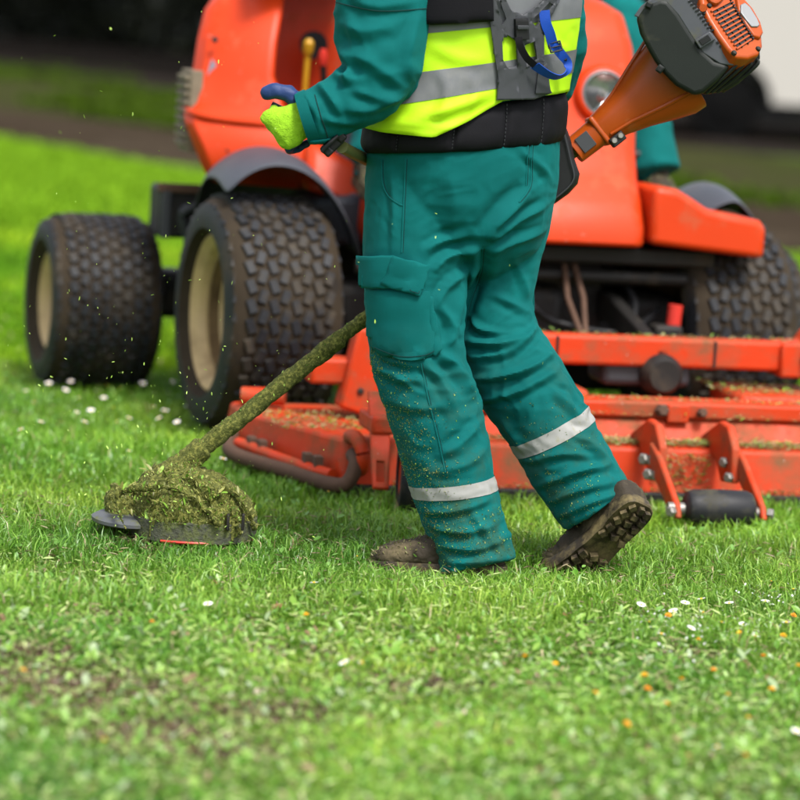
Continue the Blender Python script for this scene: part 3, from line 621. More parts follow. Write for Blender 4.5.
for sg, c0 in ((1, .012), (-1, -.012)):
    def sz(s): return c0+sg*s
    poly = [(.345, .675), (.71, .645), (.712, .74), (.69, .762), (.60, .775), (.52, .79), (.46, .825), (.42, .845), (.345, .85)] if sg > 0 else [(.345, .62), (.44, .60), (.46, .66), (.455, .74), (.45, .79), (.43, .83), (.40, .845), (.37, .85), (.345, .85)]
    fw = plate_sz('foot_board', [(sz(a), z) for a, z in poly][::sg], .0, .40, M['orange'], bevel=.02, seg=4)
    plate_sz('foot_board_side', [(sz(a), z) for a, z in [(.40, .60), (.60, .60), (.60, .74), (.40, .76)]][::sg], -.45, .02, M['fender'], bevel=.02)
    # front wheel arches
    bm = bmesh.new(); n = 18; prof = [(.47, .58), (.50, .66), (.55, .76), (.615, .835), (.70, .88), (.79, .885), (.88, .835), (.915, .775)] if sg < 0 else [(.50, .66), (.545, .75), (.60, .80), (.68, .845), (.72, .83), (.765, .78), (.775, .75)]
    fr = [(-.46, -.16), (-.38, -.06), (-.25, 0), (-.08, .012), (.06, .0), (.18, -.03)]
    g = [[bm.verts.new(Q(sz(s)-.012*sg, f, z+dz*(1 if z > .7 else .6))) for s, z in prof] for f, dz in fr]
    for i in range(len(g)-1):
        for j in range(len(prof)-1): bm.faces.new((g[i][j], g[i][j+1], g[i+1][j+1], g[i+1][j]))
    o = bm_obj('wheel_fender', bm, M['fender'], MO, solid=.012, auto=60); md = o.modifiers.new('sub', 'SUBSURF'); md.levels = md.render_levels = 2
# seat side pods: left one shows past the worker
for sg in (1,):
    def X(s, f, z): return (-s*sg, f, z)
    bm = bmesh.new(); rings = []
    for z, si, so, ff, fb in ((.755, .60, .87, -.20, -.80), (.80, .60, .90, -.19, -.83), (.88, .60, .935, -.20, -.86), (.935, .605, .955, -.235, -.88), (.965, .62, .955, -.265, -.88), (1.0, .655, .935, -.30, -.87), (1.10, .69, .925, -.325, -.86), (1.20, .68, .91, -.36, -.85), (1.29, .66, .885, -.41, -.84), (1.35, .645, .84, -.46, -.82), (1.40, .635, .77, -.52, -.80), (1.425, .63, .70, -.57, -.78)):
        c = min(.075, (so-si)*.4); cc = min(.03, (so-si)*.3)
        rings.append([bm.verts.new(Q(*X(*p, z))) for p in ((si, fb), (si, ff-cc*.4), (si+cc*.3, ff-cc*.05), (si+cc, ff), (so-c, ff-.10), (so-c*.3, ff-.10-c*.3), (so, ff-.10-c), (so-.10, fb))])
    for p, q in zip(rings, rings[1:]):
        for k in range(8): bm.faces.new((p[k], p[(k+1) % 8], q[(k+1) % 8], q[k]))
    bm.faces.new(rings[0][::-1]); bm.faces.new(rings[-1]); pod = bm_obj('side_pod', bm, M['orange'], MO, bevel=.006, auto=38)
    rod('pod_ridge', [X(.60, -.245, .935), X(.72, -.275, .95), X(.84, -.325, .955), X(.925, -.375, .965), X(.945, -.48, .975)], .011, M['orange'], smooth_n=5)
    for s_, z_ in ((.66, .83), (.83, .86), (.70, 1.06), (.87, 1.2)): bolt('panel_screw', -s_, -.20-.45*max(0, z_-.9)-.10*(s_ > .8), z_, .011, MO, (0, -1, .2), .012, 'dark_metal')
    hexa('pod_inner_wall', [X(.34, -.66, .86), X(.72, -.66, .86), X(.72, -.70, .86), X(.34, -.70, .86), X(.34, -.70, 1.46), X(.66, -.70, 1.46), X(.66, -.74, 1.46), X(.34, -.74, 1.46)], M['orange'], bevel=.008)
    box('pod_shade_cover', -.76, -.40, -.80, -.34, 1.425, 1.50, M['orange'], bevel=.02)  # unseen plate added above the pod recess to keep light off its inner wall
    hexa('inner_slope', [X(.34, -.02, .70), X(.62, -.10, .76), X(.62, -.55, .76), X(.34, -.55, .70), X(.34, -.10, .80), X(.60, -.18, .91), X(.60, -.6, .93), X(.34, -.6, .84)], M['orange'], bevel=.03, seg=4)
plate_sz('pod_decal', [(-.90, 1.04), (-.865, 1.0), (-.835, 1.09), (-.875, 1.14)], -.445, -.437, M['decal'], bevel=.002)
for k in range(9):
    box('screen_louvre', -.955, -.92, -.62, -.44, .86+.026*k, .875+.026*k, M['screen'], bevel=.003)
hexa('radiator_screen', [(-.94, -.43, .84), (-.94, -.63, .84), (-.90, -.63, .84), (-.90, -.43, .84), (-.94, -.43, 1.10), (-.94, -.63, 1.10), (-.90, -.63, 1.10), (-.90, -.43, 1.10)], M['screen'], bevel=.004)
box('seat_base', -.42, .42, -.95, -.45, .70, .98, M['mid_grey'], bevel=.05)
hexa('floor_mat', [(-.50, .0, .70), (-.32, .0, .70), (-.32, -.45, .70), (-.50, -.45, .70), (-.50, -.30, .93), (-.32, -.30, .93), (-.32, -.5, .93), (-.50, -.5, .93)], M['fender'], bevel=.03)
box('seat_cushion', -.25, .25, -.95, -.42, .98, 1.10, M['black'], bevel=.05, seg=4)
hexa('seat_back', [(-.25, -.88, 1.08), (.25, -.88, 1.08), (.25, -1.0, 1.08), (-.25, -1.0, 1.08), (-.22, -1.0, 1.62), (.22, -1.0, 1.62), (.22, -1.1, 1.62), (-.22, -1.1, 1.62)], M['black'], bevel=.05, seg=4)
box('engine_hood', -.5, .5, -1.85, -1.12, .75, 1.2, M['orange'], bevel=.08, seg=5)
rod('steering_column', [(0, .0, 1.38), (0, -.12, 1.46)], .03, M['black'])
bm = bmesh.new(); ax = axis_m(Q(0, -.14, 1.48), (0, .5, 1)); add_tube(bm, [ax @ Vector((.19*math.cos(a), .19*math.sin(a), 0)) for a in np.linspace(0, 2*math.pi, 41)], .014, 8, cap=False); add_tube(bm, [ax @ Vector((-.19, 0, 0)), ax @ Vector((.19, 0, 0))], .012, 8); add_tube(bm, [ax @ Vector((0, -.19, 0)), ax @ Vector((0, 0, 0))], .012, 8)
bm_obj('steering_wheel', bm, M['black'], MO)
lv = rod('control_lever', [(-.575, -.42, 1.0), (-.575, -.40, 1.17)], .010, M['yellow']); rod('lever_knob', [(-.575, -.40, 1.165), (-.575, -.395, 1.185), (-.575, -.39, 1.21), (-.575, -.39, 1.222)], [.010, .018, .017, .008], M['yellow'], lv)
lv = rod('control_lever', [(-.50, -.44, 1.0), (-.52, -.42, 1.15)], .011, M['black']); rod('lever_knob', [(-.52, -.42, 1.14), (-.522, -.415, 1.17), (-.523, -.41, 1.19)], [.012, .017, .009], M['red'], lv)
rod('gauge_ring', [(-.53, -.55, 1.2), (-.53, -.53, 1.2)], .045, M['black'], n=20)
box('hydraulic_tank', -.99, -.80, -.85, -.62, .55, .715, M['dark_metal'], bevel=.015)
box('tank_rail', -1.0, -.79, -.64, -.60, .70, .728, M['rust'], bevel=.004)
box('tank_bracket', -.985, -.955, -.64, -.60, .55, .71, M['mid_grey'], bevel=.004); rod('tank_pipe', [(-.90, -.60, .56), (-.92, -.58, .64), (-.86, -.58, .66), (-.80, -.6, .655)], .017, M['mid_grey'], smooth_n=4)
box('frame_strut', -.80, -.70, -.75, -.55, .5, .80, M['rust'], bevel=.01)
rod('foot_pedal', [(.36, .12, .93), (.47, .12, .93)], .018, M['black'])

# cutting deck: shell, stepped top, flange, end box
DZ = .05
def deck_poly(sc, f_back, f_front, cut):   # outline in (s, f)
    return [(-.93*sc, f_back), (-.93*sc, cut), (-.73*sc, f_front), (.95*sc, f_front), (1.02*sc, cut), (1.02*sc, f_back)]
def deck_slab(name, polyb, polyt, z0, z1, mat, bevel=.014, parent=MO):
    bm = bmesh.new(); a = [bm.verts.new(Q(s, f, z0)) for s, f in polyb]; b = [bm.verts.new(Q(s, f, z1)) for s, f in polyt]; n = len(a)
    bm.faces.new(a); bm.faces.new(list(reversed(b)))
    for i in range(n): bm.faces.new((a[i], b[i], b[(i+1) % n], a[(i+1) % n]))
    return bm_obj(name, bm, mat, parent, bevel=bevel, seg=3)
deck = deck_slab('deck_shell', deck_poly(1, .30, 1.06, .52), deck_poly(.985, .32, 1.035, .52), .060, .205, M['orange_deck'])
deck_slab('deck_top', [(-.55, .42), (-.55, .86), (-.45, .955), (.88, .955), (.95, .84), (.95, .42)], [(-.50, .44), (-.50, .84), (-.42, .90), (.84, .90), (.92, .82), (.92, .44)], .20, .275, M['orange_deck'])
deck_slab('deck_flange', [(-.52, .82), (-.46, .92), (.86, .92), (.94, .82), (.94, .78), (-.52, .78)], [(-.52, .82), (-.46, .92), (.86, .92), (.94, .82), (.94, .78), (-.52, .78)], .272, .318, M['orange_deck'], bevel=.008)
box('flange_latch', .235, .30, .915, .935, .262, .315, M['orange_deck'], bevel=.006)
bolt('flange_bolt', .215, .93, .295, .020, MO, (0, -1, .2), .03, 'rust'); bolt('flange_bolt', .335, .93, .292, .015, MO, (0, -1, .2), .026, 'rust')
box('deck_lip', -.70, .93, 1.045, 1.072, .048, .082, M['dark_metal'], bevel=.006)
# belt covers and gearbox on top
box('deck_gearbox', .13, .40, .58, .76, .285, .365, M['mid_grey'], bevel=.02)
bm = bmesh.new(); add_lathe(bm, [(0, .05), (.045, .05), (.06, .03), (.065, -.02)], 24, axis_m(Q(.30, .77, .325), (0, -1, 0))); bm_obj('gearbox_flange', bm, M['dark_metal'], MO)
for s in (.15, .37): bolt('gearbox_bolt', s, .70, .365, .016, MO, (0, 0, 1), .02, 'rust')
box('belt_cover', -.50, .05, .48, .78, .27, .33, M['orange_deck'], bevel=.02); box('belt_cover', .50, .93, .48, .78, .27, .33, M['orange_deck'], bevel=.02)
bolt('grease_cap', .46, .72, .34, .022, MO, (0, 0, 1), .03, 'red'); rod('lever_peg', [(.43, .45, .42), (.435, .45, .50)], .022, M['red'])
box('tilt_latch', .36, .45, .42, .50, .40, .44, M['dark_metal'])
# lift bar across the front and its posts
box('lift_bar', -.60, .80, .70, .78, .345, .432, M['orange_deck'], bevel=.012)
for s in (-.02, .46): box('bar_joint', s-.004, s+.004, .775, .784, .35, .428, M['dark_metal'], bevel=.001)
plate_sz('lift_bar_end', [(.66, .33), (.84, .33), (.84, .46), (.76, .47), (.74, .435), (.66, .43)], .66, .80, M['orange_deck']); box('lift_bar_pivot', .72, .82, .78, .83, .36, .42, M['orange_deck'], bevel=.02)
plate_sz('lift_post', [(-.66, .20), (-.52, .16), (-.53, .43), (-.615, .43)], .72, .80, M['orange_deck'], bevel=.01)
box('post_bracket', -.74, -.60, .66, .76, .26, .335, M['orange_deck'], bevel=.012)
for s, z in ((-.60, .25), (-.56, .22)): bolt('post_bolt', s, .80, z, .010, MO, (0, -1, 0), .008, 'dark_metal')
# left end of the deck: box sides, bumper rail, loop handle
rod('bumper_rail', [(-.93, .50, .135), (-.955, .56, .115), (-.95, .66, .095), (-.84, .92, .09), (-.755, 1.10, .085), (-.72, 1.13, .10), (-.70, 1.12, .15), (-.70, 1.07, .165)], .021, M['rust'], smooth_n=6)
rod('bumper_rail_top', [(-.935, .60, .122), (-.83, .905, .112), (-.755, 1.07, .108)], .016, M['orange_deck'], smooth_n=4)
rod('loop_handle', [(-.705, 1.04, .21), (-.70, 1.10, .215), (-.685, 1.13, .18), (-.685, 1.12, .135), (-.69, 1.05, .12)], .020, M['orange_deck'], smooth_n=6)
for s, f in ((-.905, .66), (-.885, .72), (-.80, .95), (-.78, 1.0)): box('rail_bracket', s-.015, s+.01, f-.02, f+.02, .095, .15, M['rust'], bevel=.004)
rod('pod_roll', [(-.90, .42, .235), (-.78, .46, .24)], .026, M['orange_deck'])
# caster wheel beside the worker's leg with its slotted orange arm
cw = empty('caster_wheel', Q(-.585, 1.36, .105), rad(-8)); cw.parent = MO
bm = bmesh.new(); ax = axis_m((0, 0, 0), (1, 0, 0)); add_lathe(bm, [(.06, -.035), (.095, -.035), (.105, -.02), (.108, 0), (.105, .02), (.095, .035), (.06, .035)], 36, ax, closed=True); bm_obj('tyre', bm, M['rubber'], cw)
bm = bmesh.new(); add_lathe(bm, [(0, -.03), (.03, -.03), (.04, -.015), (.06, -.03), (.066, -.03), (.066, .03), (0, .03)], 30, ax); bm_obj('rim', bm, M['orange_deck'], cw)
def arm(name, p0, p1, w0, w1, th, mat, slot=True):
    p0, p1 = Vector(p0), Vector(p1); d = (p1-p0); L = d.length; d.normalize(); sd = Vector((1, 0, 0)); n = d.cross(sd).normalized(); sd = n.cross(d).normalized()
    bm = bmesh.new(); ol = [(-w0, 0), (w0, 0), (w1, L), (-w1, L)]; il = [(-w1*.5, L*.72), (w1*.5, L*.72), (w1*.55, L*.93), (-w1*.55, L*.93)]
    P = lambda u, v, t: p0+sd*u+d*v+n*t
    for t in (0, th):
        pass
    A = [[bm.verts.new(P(u, v, t)) for u, v in ol] for t in (0, th)]
    if slot:
        mid = [(-w0+(w0-w1)*.65, L*.65), (w0-(w0-w1)*.65, L*.65)]
        Mv = [[bm.verts.new(P(u, v, t)) for u, v in mid] for t in (0, th)]; I = [[bm.verts.new(P(u, v, t)) for u, v in il] for t in (0, th)]
        for k in (0, 1):
            a, m2, i2 = A[k], Mv[k], I[k]
            for fc in ([a[0], a[1], m2[1], m2[0]], [m2[0], m2[1], i2[1], i2[0]], [m2[1], a[2], i2[2], i2[1]], [a[2], a[3], i2[3], i2[2]], [a[3], m2[0], i2[0], i2[3]]): bm.faces.new(fc)
        for j in range(4): bm.faces.new((I[0][j], I[0][(j+1) % 4], I[1][(j+1) % 4], I[1][j]))
        o = [[A[k][0], A[k][1], Mv[k][1], A[k][2], A[k][3], Mv[k][0]] for k in (0, 1)]
        for j in range(6): bm.faces.new((o[0][j], o[0][(j+1) % 6], o[1][(j+1) % 6], o[1][j]))
    else:
        bm.faces.new(A[0]); bm.faces.new(A[1][::-1])
        for j in range(4): bm.faces.new((A[0][j], A[0][(j+1) % 4], A[1][(j+1) % 4], A[1][j]))
    return bm_obj(name, bm, mat, MO, bevel=.004, seg=2)
arm('caster_arm', Q(-.645, 1.16, .30), Q(-.665, 1.34, .06), .032, .022, .014, M['orange_deck'])
box('caster_mount', -.68, -.56, 1.02, 1.20, .24, .29, M['orange_deck'], bevel=.01)
# front roller between two bracket arms
RO = .245
roll = rod('anti_scalp_roller', [(RO-.098, 1.385, .078), (RO-.09, 1.385, .078), (RO-.075, 1.385, .078), (RO, 1.385, .078), (RO+.075, 1.385, .078), (RO+.09, 1.385, .078), (RO+.098, 1.385, .078)], [.03, .044, .051, .053, .051, .044, .03], M['roller'], n=28)
rod('roller_pin', [(RO-.145, 1.385, .075), (RO-.095, 1.385, .075)], .018, M['steel'], roll); rod('roller_pin', [(RO+.095, 1.385, .07), (RO+.128, 1.385, .07)], .015, M['steel'], roll)
for sg in (-1, 1):
    s = RO+sg*.105
    plate_fz('roller_bracket', [(.90, .21), (1.06, .275), (1.13, .27), (1.19, .215), (1.20, .12), (1.10, .11), (1.05, .16)], s-.012, s+.012, M['orange_deck'])
    plate_fz('roller_arm', [(1.13, .22), (1.22, .19), (1.40, .09), (1.42, .055), (1.38, .045), (1.34, .06), (1.15, .15)], s+.016*sg+.0-.009, s+.016*sg+.009, M['orange_deck'])
    for f, z in ((1.12, .17), (1.17, .135)): bolt('bracket_bolt', s+sg*.03, f, z, .017, MO, (sg, -.8, 0), .016); bolt('bracket_bolt', s-.014, f+.02, z, .015, MO, (-1, -.6, 0), .014)
    bolt('pin_bolt', s+sg*.03, 1.40, .07, .016, MO, (sg, -.6, 0), .016)

# the deck rides low and forward of the lift bar
for o in MO.children:
    b = o.name.split('.')[0]
    if b in ('deck_shell', 'deck_top', 'deck_flange', 'flange_latch', 'flange_bolt', 'deck_lip', 'belt_cover', 'bumper_rail', 'bumper_rail_top', 'loop_handle', 'rail_bracket', 'pod_roll', 'caster_mount'): o.location += Vector((0, -.14, -.04))
    elif b in ('anti_scalp_roller', 'roller_bracket', 'roller_arm', 'bracket_bolt', 'pin_bolt'): o.location += Vector((0, -.17, -.022))
    elif b in ('caster_arm', 'caster_wheel'): o.location += Vector((0, -.08, 0))
# cut grass lying on the deck
def litter(name, pts, size, parent, mat=M['clip'], lo=(.20, .19, .07), hi=(.36, .33, .15), green=.25, glo=(.12, .25, .02), ghi=(.25, .42, .05), slim=.16, tilt=.5):
    n = len(pts); c = rgbn(n, lo, hi); k = RNG.random(n) < green; c[k] = rgbn(int(k.sum()), glo, ghi)
    o = leaf_mesh(name, pts, size, c, mat, tilt, slim); o.parent = parent; o['kind'] = 'stuff'; return o
def dp(n, s0, s1, f0, f1, z, sp=.004): return np.stack([s0+(s1-s0)*RNG.random(n), -(f0+(f1-f0)*RNG.random(n)), z+sp*RNG.random(n)], 1)
P_ = np.concatenate([dp(900, -.5, .93, .97, 1.03, .206, .014), dp(500, -.5, .9, .80, .96, .277, .01), dp(700, -.3, .93, .965, 1.03, .206, .012), dp(900, -.1, .9, .96, 1.03, .207, .016), dp(500, -.88, -.58, .55, .92, .206, .01), dp(350, -.45, .9, .82, .9, .318, .004), dp(500, .45, .95, .5, .8, .331, .01), dp(300, -.6, .9, 1.06, 1.075, .083, .012), dp(250, RO-.08, RO+.08, 1.05, 1.062, .10, .09), dp(300, -.6, .8, .71, .77, .433, .003)])
P_ += np.array([[0, -.14, -.04]]); P_[-300:] += np.array([[0, .14, .04]])
litter('grass_litter', P_, .01+.016*RNG.random(len(P_)), MO)
# ------------------------------------------------------------------ shared modelling tools for clothes
UP, YAX = Vector((0, 0, 1)), Vector((0, 1, 0)); U = .00243
def add_ring_loft(bm, rings):
    R = [[bm.verts.new(p) for p in r] for r in rings]; n = len(R[0])
    for a, b in zip(R, R[1:]):
        for k in range(n): bm.faces.new((a[k], a[(k+1) % n], b[(k+1) % n], b[k]))
    bm.faces.new(R[0][::-1]); bm.faces.new(R[-1])
def add_ball(bm, c, r, sc=(1, 1, 1), M3=None):
    v = bmesh.ops.create_icosphere(bm, subdivisions=3, radius=r)['verts']
    T = Matrix.Translation(Vector(c)) @ (M3.to_4x4() if M3 is not None else Matrix.Identity(4)) @ Matrix.Diagonal((*sc, 1)); bmesh.ops.transform(bm, matrix=T, verts=v)
def folds(v, n, items, near=True, flip=1.0):
    """ridges along lines drawn on the side elevation, applied where the cloth faces that side"""
    d = np.zeros(len(v)); wgt = np.clip(-n[:, 1]*1.6*flip+.15, 0, 1)
    xz = v[:, [0, 2]]
    for pts, amp, wd in items:
        P = [at(x, y, 0) for x, y in pts]; P = np.array([(p.x, p.z) for p in P]); P = np.array(spline(P, 4)); w = wd*U
        best = np.full(len(v), 9.); sg = np.ones(len(v)); tt = np.zeros(len(v)); L = len(P)-1
        for i in range(L):
            a, b = P[i], P[i+1]; ab = b-a; t = np.clip(((xz-a)@ab)/(ab@ab+1e-12), 0, 1); q = xz-(a+t[:, None]*ab); dd = np.hypot(q[:, 0], q[:, 1]); k = dd < best
            best[k] = dd[k]; sg[k] = np.sign(ab[0]*q[:, 1]-ab[1]*q[:, 0])[k]; tt[k] = (i+t[k])/L
        s = best*sg; env = np.clip(np.sin(np.pi*np.clip(tt, .03, .97)), 0, 1)**.6
        d += env*amp*(np.exp(-(np.abs(s)/w)**1.35)-.75*np.exp(-((s+1.7*w)/(w*1.0))**2)-.25*np.exp(-((s-1.8*w)/(w*1.1))**2))
    return d*wgt
def cut_mesh(me, planes, off):
    """copy of a mesh between planes [(point, normal keeps the side it points to)], lifted by off"""
    bm = bmesh.new(); bm.from_mesh(me); bm.normal_update()
    for p, nrm in planes:
        bmesh.ops.bisect_plane(bm, geom=bm.verts[:]+bm.edges[:]+bm.faces[:], plane_co=p, plane_no=nrm, clear_inner=True)
    bm.normal_update(); nv = {x: x.normal.copy() for x in bm.verts}
    for x, q in nv.items(): x.co += q*off
    return bm
def px_plane(a, b, Y=0, flip=False):
    p, q = at(*a, Y), at(*b, Y); d = (q-p); n = Vector((-d.z, 0, d.x)).normalized()
    return p, (-n if flip else n)
def surf_patch(name, bvhs, poly, off, mat, parent, thick=.003, step=4., holes=(), puff=0., smooth=0, loc=Vector((0, 0, 0)), flat=None, bevel=0):
    bm = bmesh.new(); bm.faces.new([bm.verts.new((x, y, 0)) for x, y in poly])
    xs = [p[0] for p in poly]; ys = [p[1] for p in poly]
    def cut(c, n): bmesh.ops.bisect_plane(bm, geom=bm.verts[:]+bm.edges[:]+bm.faces[:], plane_co=c, plane_no=n)
    for h in holes:
        for i in range(len(h)):
            a, b = Vector((*h[i], 0)), Vector((*h[(i+1) % len(h)], 0)); d = b-a; cut(a, Vector((-d.y, d.x, 0)))
    k = min(xs)+step
    while k < max(xs): cut((k, 0, 0), (1, 0, 0)); k += step
    k = min(ys)+step
    while k < max(ys): cut((0, k, 0), (0, 1, 0)); k += step
    def inside(p, h):
        s = [((h[(i+1) % len(h)][0]-h[i][0])*(p.y-h[i][1])-(h[(i+1) % len(h)][1]-h[i][1])*(p.x-h[i][0])) for i in range(len(h))]
        return all(x > 0 for x in s) or all(x < 0 for x in s)
    if holes:
        bad = [f for f in bm.faces if any(inside(f.calc_center_median(), h) for h in holes)]; bmesh.ops.delete(bm, geom=bad, context='FACES')
    E_ = {v: any(len(e.link_faces) < 2 for e in v.link_edges) for v in bm.verts}
    cx, cy = sum(xs)/len(xs), sum(ys)/len(ys); H = {}
    for v in bm.verts:
        p = at(v.co.x, v.co.y, 0); best = None
        for b in bvhs:
            h = b.ray_cast(Vector((p.x, -1.5, p.z)), Vector((0, 1, 0)))
            if h[0] is not None and (best is None or h[0].y < best[0].y): best = h
        if best is None: best = min((b.find_nearest(Vector((p.x, -.1, p.z))) for b in bvhs), key=lambda h: h[3])
        H[v] = (best[0].copy(), best[1].copy(), Vector((v.co.x, v.co.y)))
    for v, (l, nn, uv) in H.items():
        e = 0 if E_[v] else 1
        if nn.y > -.15: nn = Vector((nn.x, -.15, nn.z)).normalized()
        v.co = l+nn*(off+puff*e)-loc
    for _ in range(smooth): bmesh.ops.smooth_vert(bm, verts=bm.verts[:], factor=.5, use_axis_x=False, use_axis_y=True, use_axis_z=False)
    me = bpy.data.meshes.new(name); bm.normal_update()
    if sum(f.normal.y for f in bm.faces) > 0: bmesh.ops.reverse_faces(bm, faces=bm.faces)
    bm.to_mesh(me); bm.free()
    o = link(name, me, mat, parent, solid=thick, auto=60)
    o.modifiers['solid'].offset = -1 if not puff else -1
    if bevel: md = o.modifiers.new('bevel', 'BEVEL'); md.width = bevel; md.segments = 2; md.limit_method = 'ANGLE'; md.angle_limit = rad(50)
    return o
def surf_line(name, bvhs, pts, w, mat, parent, off=.0012, n=6):
    P = spline([(x, y) for x, y in pts], n); out = []
    for x, y in P:
        p = at(x, y, 0)
        hs = [h for h in (b.ray_cast(Vector((p.x, -1.5, p.z)), Vector((0, 1, 0))) for b in bvhs) if h[0] is not None]
        if hs: h = min(hs, key=lambda q: q[0].y); out.append(h[0]+h[1]*off)
    if len(out) < 3: return
    bm = bmesh.new(); add_tube(bm, out, w, 6, up=YAX); return bm_obj(name, bm, mat, parent)
def ribbon(bm, pts, w, th, nrm):
    """flat strap through points; nrm gives the face direction per point or one for all"""
    pts = [Vector(p) for p in pts]; R = []
    for i, p in enumerate(pts):
        t = (pts[min(i+1, len(pts)-1)]-pts[max(i-1, 0)]).normalized(); q = Vector(nrm[i]) if isinstance(nrm, list) else Vector(nrm)
        s = t.cross(q).normalized(); q = s.cross(t).normalized(); ww = w[i] if isinstance(w, list) else w
        R.append([p+s*ww/2+q*th/2, p-s*ww/2+q*th/2, p-s*ww/2-q*th/2, p+s*ww/2-q*th/2])
    add_ring_loft(bm, R)

# ------------------------------------------------------------------ the walking worker
FP, LP = Vector((-.766, .643, 0)), Vector((-.643, -.766, 0))
TC = [(175, 463, 97), (150, 464, 97), (120, 467, 94), (80, 471, 93), (40, 475, 95), (0, 477, 97), (-60, 478, 99), (-105, 476, 92), (-135, 474, 66), (-150, 472, 40)]
def torso_c(y):
    ys = [r[0] for r in TC][::-1]; return np.interp(y, ys, [r[1] for r in TC][::-1]), np.interp(y, ys, [r[2] for r in TC][::-1])
def torso_p(y, th, off=0., Yc=.09):
    cx, hw = torso_c(y); c = at(cx, y, Yc); a = hw*U*1.13+off; b = hw*U*.90+off
    return c+FP*(-b*math.cos(th))+LP*(a*math.sin(th))
LEG_L = [(150, 424, 56, .02), (185, 418, 53, .0), (215, 417, 53, -.01), (250, 415, 52, -.02), (300, 415, 50, -.03), (345, 417, 46.5, -.04), (372, 421, 46, -.045), (400, 431, 47, -.05), (430, 440, 46.5, -.055), (460, 447, 45, -.06), (490, 454, 42, -.068), (520, 464, 39.5, -.076), (546, 473, 39, -.084), (566, 477, 40, -.09)]
LEG_R = [(150, 508, 50, .19), (190, 509, 47, .18), (225, 506, 44, .17), (260, 498, 42, .15), (300, 491, 41, .13), (335, 496, 43, .12), (368, 512, 46, .10), (400, 532, 45, .085), (430, 550, 43, .075), (460, 568, 41.5, .065), (485, 583, 40.5, .06), (508, 597, 40, .055)]
def leg_pts(L): return [at(x, y, Y) for y, x, h, Y in L], [h*U*(1+Y/8) for y, x, h, Y in L]
bm = bmesh.new()
for L_ in (LEG_L, LEG_R):
    p, r = leg_pts(L_); add_tube(bm, p, r, 40, up=YAX, flat=1.0)
rg = []
PY = (128, 150, 175, 200, 222, 245, 268, 285)
for y in PY:
    cx, hw = torso_c(y); hw *= (1, 1, 1, .97, .90, .76, .50, .2)[PY.index(y)]; c = at(cx+(0, 0, 0, 0, 2, 4, 4, 4)[PY.index(y)], y, .09)
    rg.append([c+FP*(-hw*U*.92*math.cos(a))+LP*(hw*U*1.10*math.sin(a)) for a in np.linspace(0, 2*math.pi, 48, endpoint=False)])
add_ring_loft(bm, rg)
tro = remesh(bm, .0038, 9, .5)
v, n = get_vn(tro)
z = v[:, 2]
F_TR = [([(530, 190), (505, 212), (484, 238)], .010, 9), ([(483, 240), (482, 272), (471, 305), (465, 335)], -.010, 7), ([(482, 246), (448, 252), (432, 268)], .008, 6), ([(478, 268), (452, 278), (436, 300)], .006, 6), ([(470, 232), (440, 238), (425, 246)], .005, 6),
        ([(546, 205), (520, 218), (494, 236)], .007, 5), ([(545, 232), (515, 240), (490, 250)], .006, 5), ([(468, 342), (500, 345), (527, 337)], .010, 5.5), ([(474, 358), (514, 350), (540, 327)], .009, 5), ([(467, 316), (480, 330), (500, 334)], .007, 4.5), ([(494, 296), (512, 305), (526, 313)], .005, 5),
        ([(472, 381), (520, 371), (552, 356)], .009, 5.5), ([(480, 402), (515, 392), (556, 372)], .006, 5), ([(438, 345), (455, 362), (472, 390)], .008, 6), ([(420, 352), (440, 372), (452, 398)], .005, 6), ([(378, 362), (400, 372), (425, 372)], .005, 6), ([(385, 392), (415, 400), (450, 396)], .004, 7),
        ([(478, 418), (462, 432), (440, 446)], .006, 6), ([(488, 440), (465, 455), (430, 462)], .004, 6), ([(425, 502), (455, 500), (490, 490)], .007, 5), ([(430, 517), (462, 521), (496, 515)], .008, 4.5), ([(440, 535), (470, 538), (506, 529)], .008, 4.5), ([(470, 500), (482, 518), (500, 540)], .006, 5), ([(444, 552), (470, 550), (508, 546)], .006, 4.5),
        ([(522, 464), (560, 452), (600, 456)], .007, 5), ([(536, 487), (575, 470), (614, 464)], .009, 5), ([(548, 503), (578, 488), (620, 480)], .008, 5), ([(556, 519), (590, 500), (626, 490)], .006, 4), ([(500, 420), (512, 436), (524, 452)], .005, 6), ([(580, 436), (596, 448), (610, 462)], .005, 5), ([(556, 392), (572, 410), (584, 424)], .005, 6),
        ([(392, 170), (394, 210), (392, 245)], .003, 5), ([(447, 170), (455, 200), (450, 228)], .003, 12), ([(520, 150), (540, 165), (552, 180)], .004, 5), ([(440, 300), (452, 322), (448, 342)], .006, 5), ([(515, 262), (525, 285), (528, 300)], .004, 5)]
d = folds(v, n, [(p_, a_*(1.25 if p_[0][1] > 440 else 2.0), w_*.78) for p_, a_, w_ in F_TR])
d += .0055*fbm(v*np.array([[11., 11., 3.5]])+5, 2)*sss(1.0, .85, z)
lowm = .12+.28*sss(.80, .62, z)+.8*sss(.62, .5, z)*sss(.36, .44, z)+.2*sss(.30, .12, z)
rn = 1-np.abs(vnoise(v*np.array([[7., 7., 24.]])+fbm(v*5, 2)[:, None]*3.2+40))*2
d += .0048*rn*lowm
rn2 = 1-np.abs(vnoise(v*np.array([[16., 16., 38.]])+fbm(v*9, 2)[:, None]*1.5+11))*2
d += .0026*rn2*(.5+lowm*.5)
far = np.clip(n[:, 1]*1.5, 0, 1); d += far*.005*(1-2*np.abs(vnoise(v*np.array([[6., 6., 14.]])+70)))
v2 = v+n*d[:, None]
# hems: flatten the closed tube ends to the wearer's cuffs
set_v(tro, v2); relax(tro, 3)
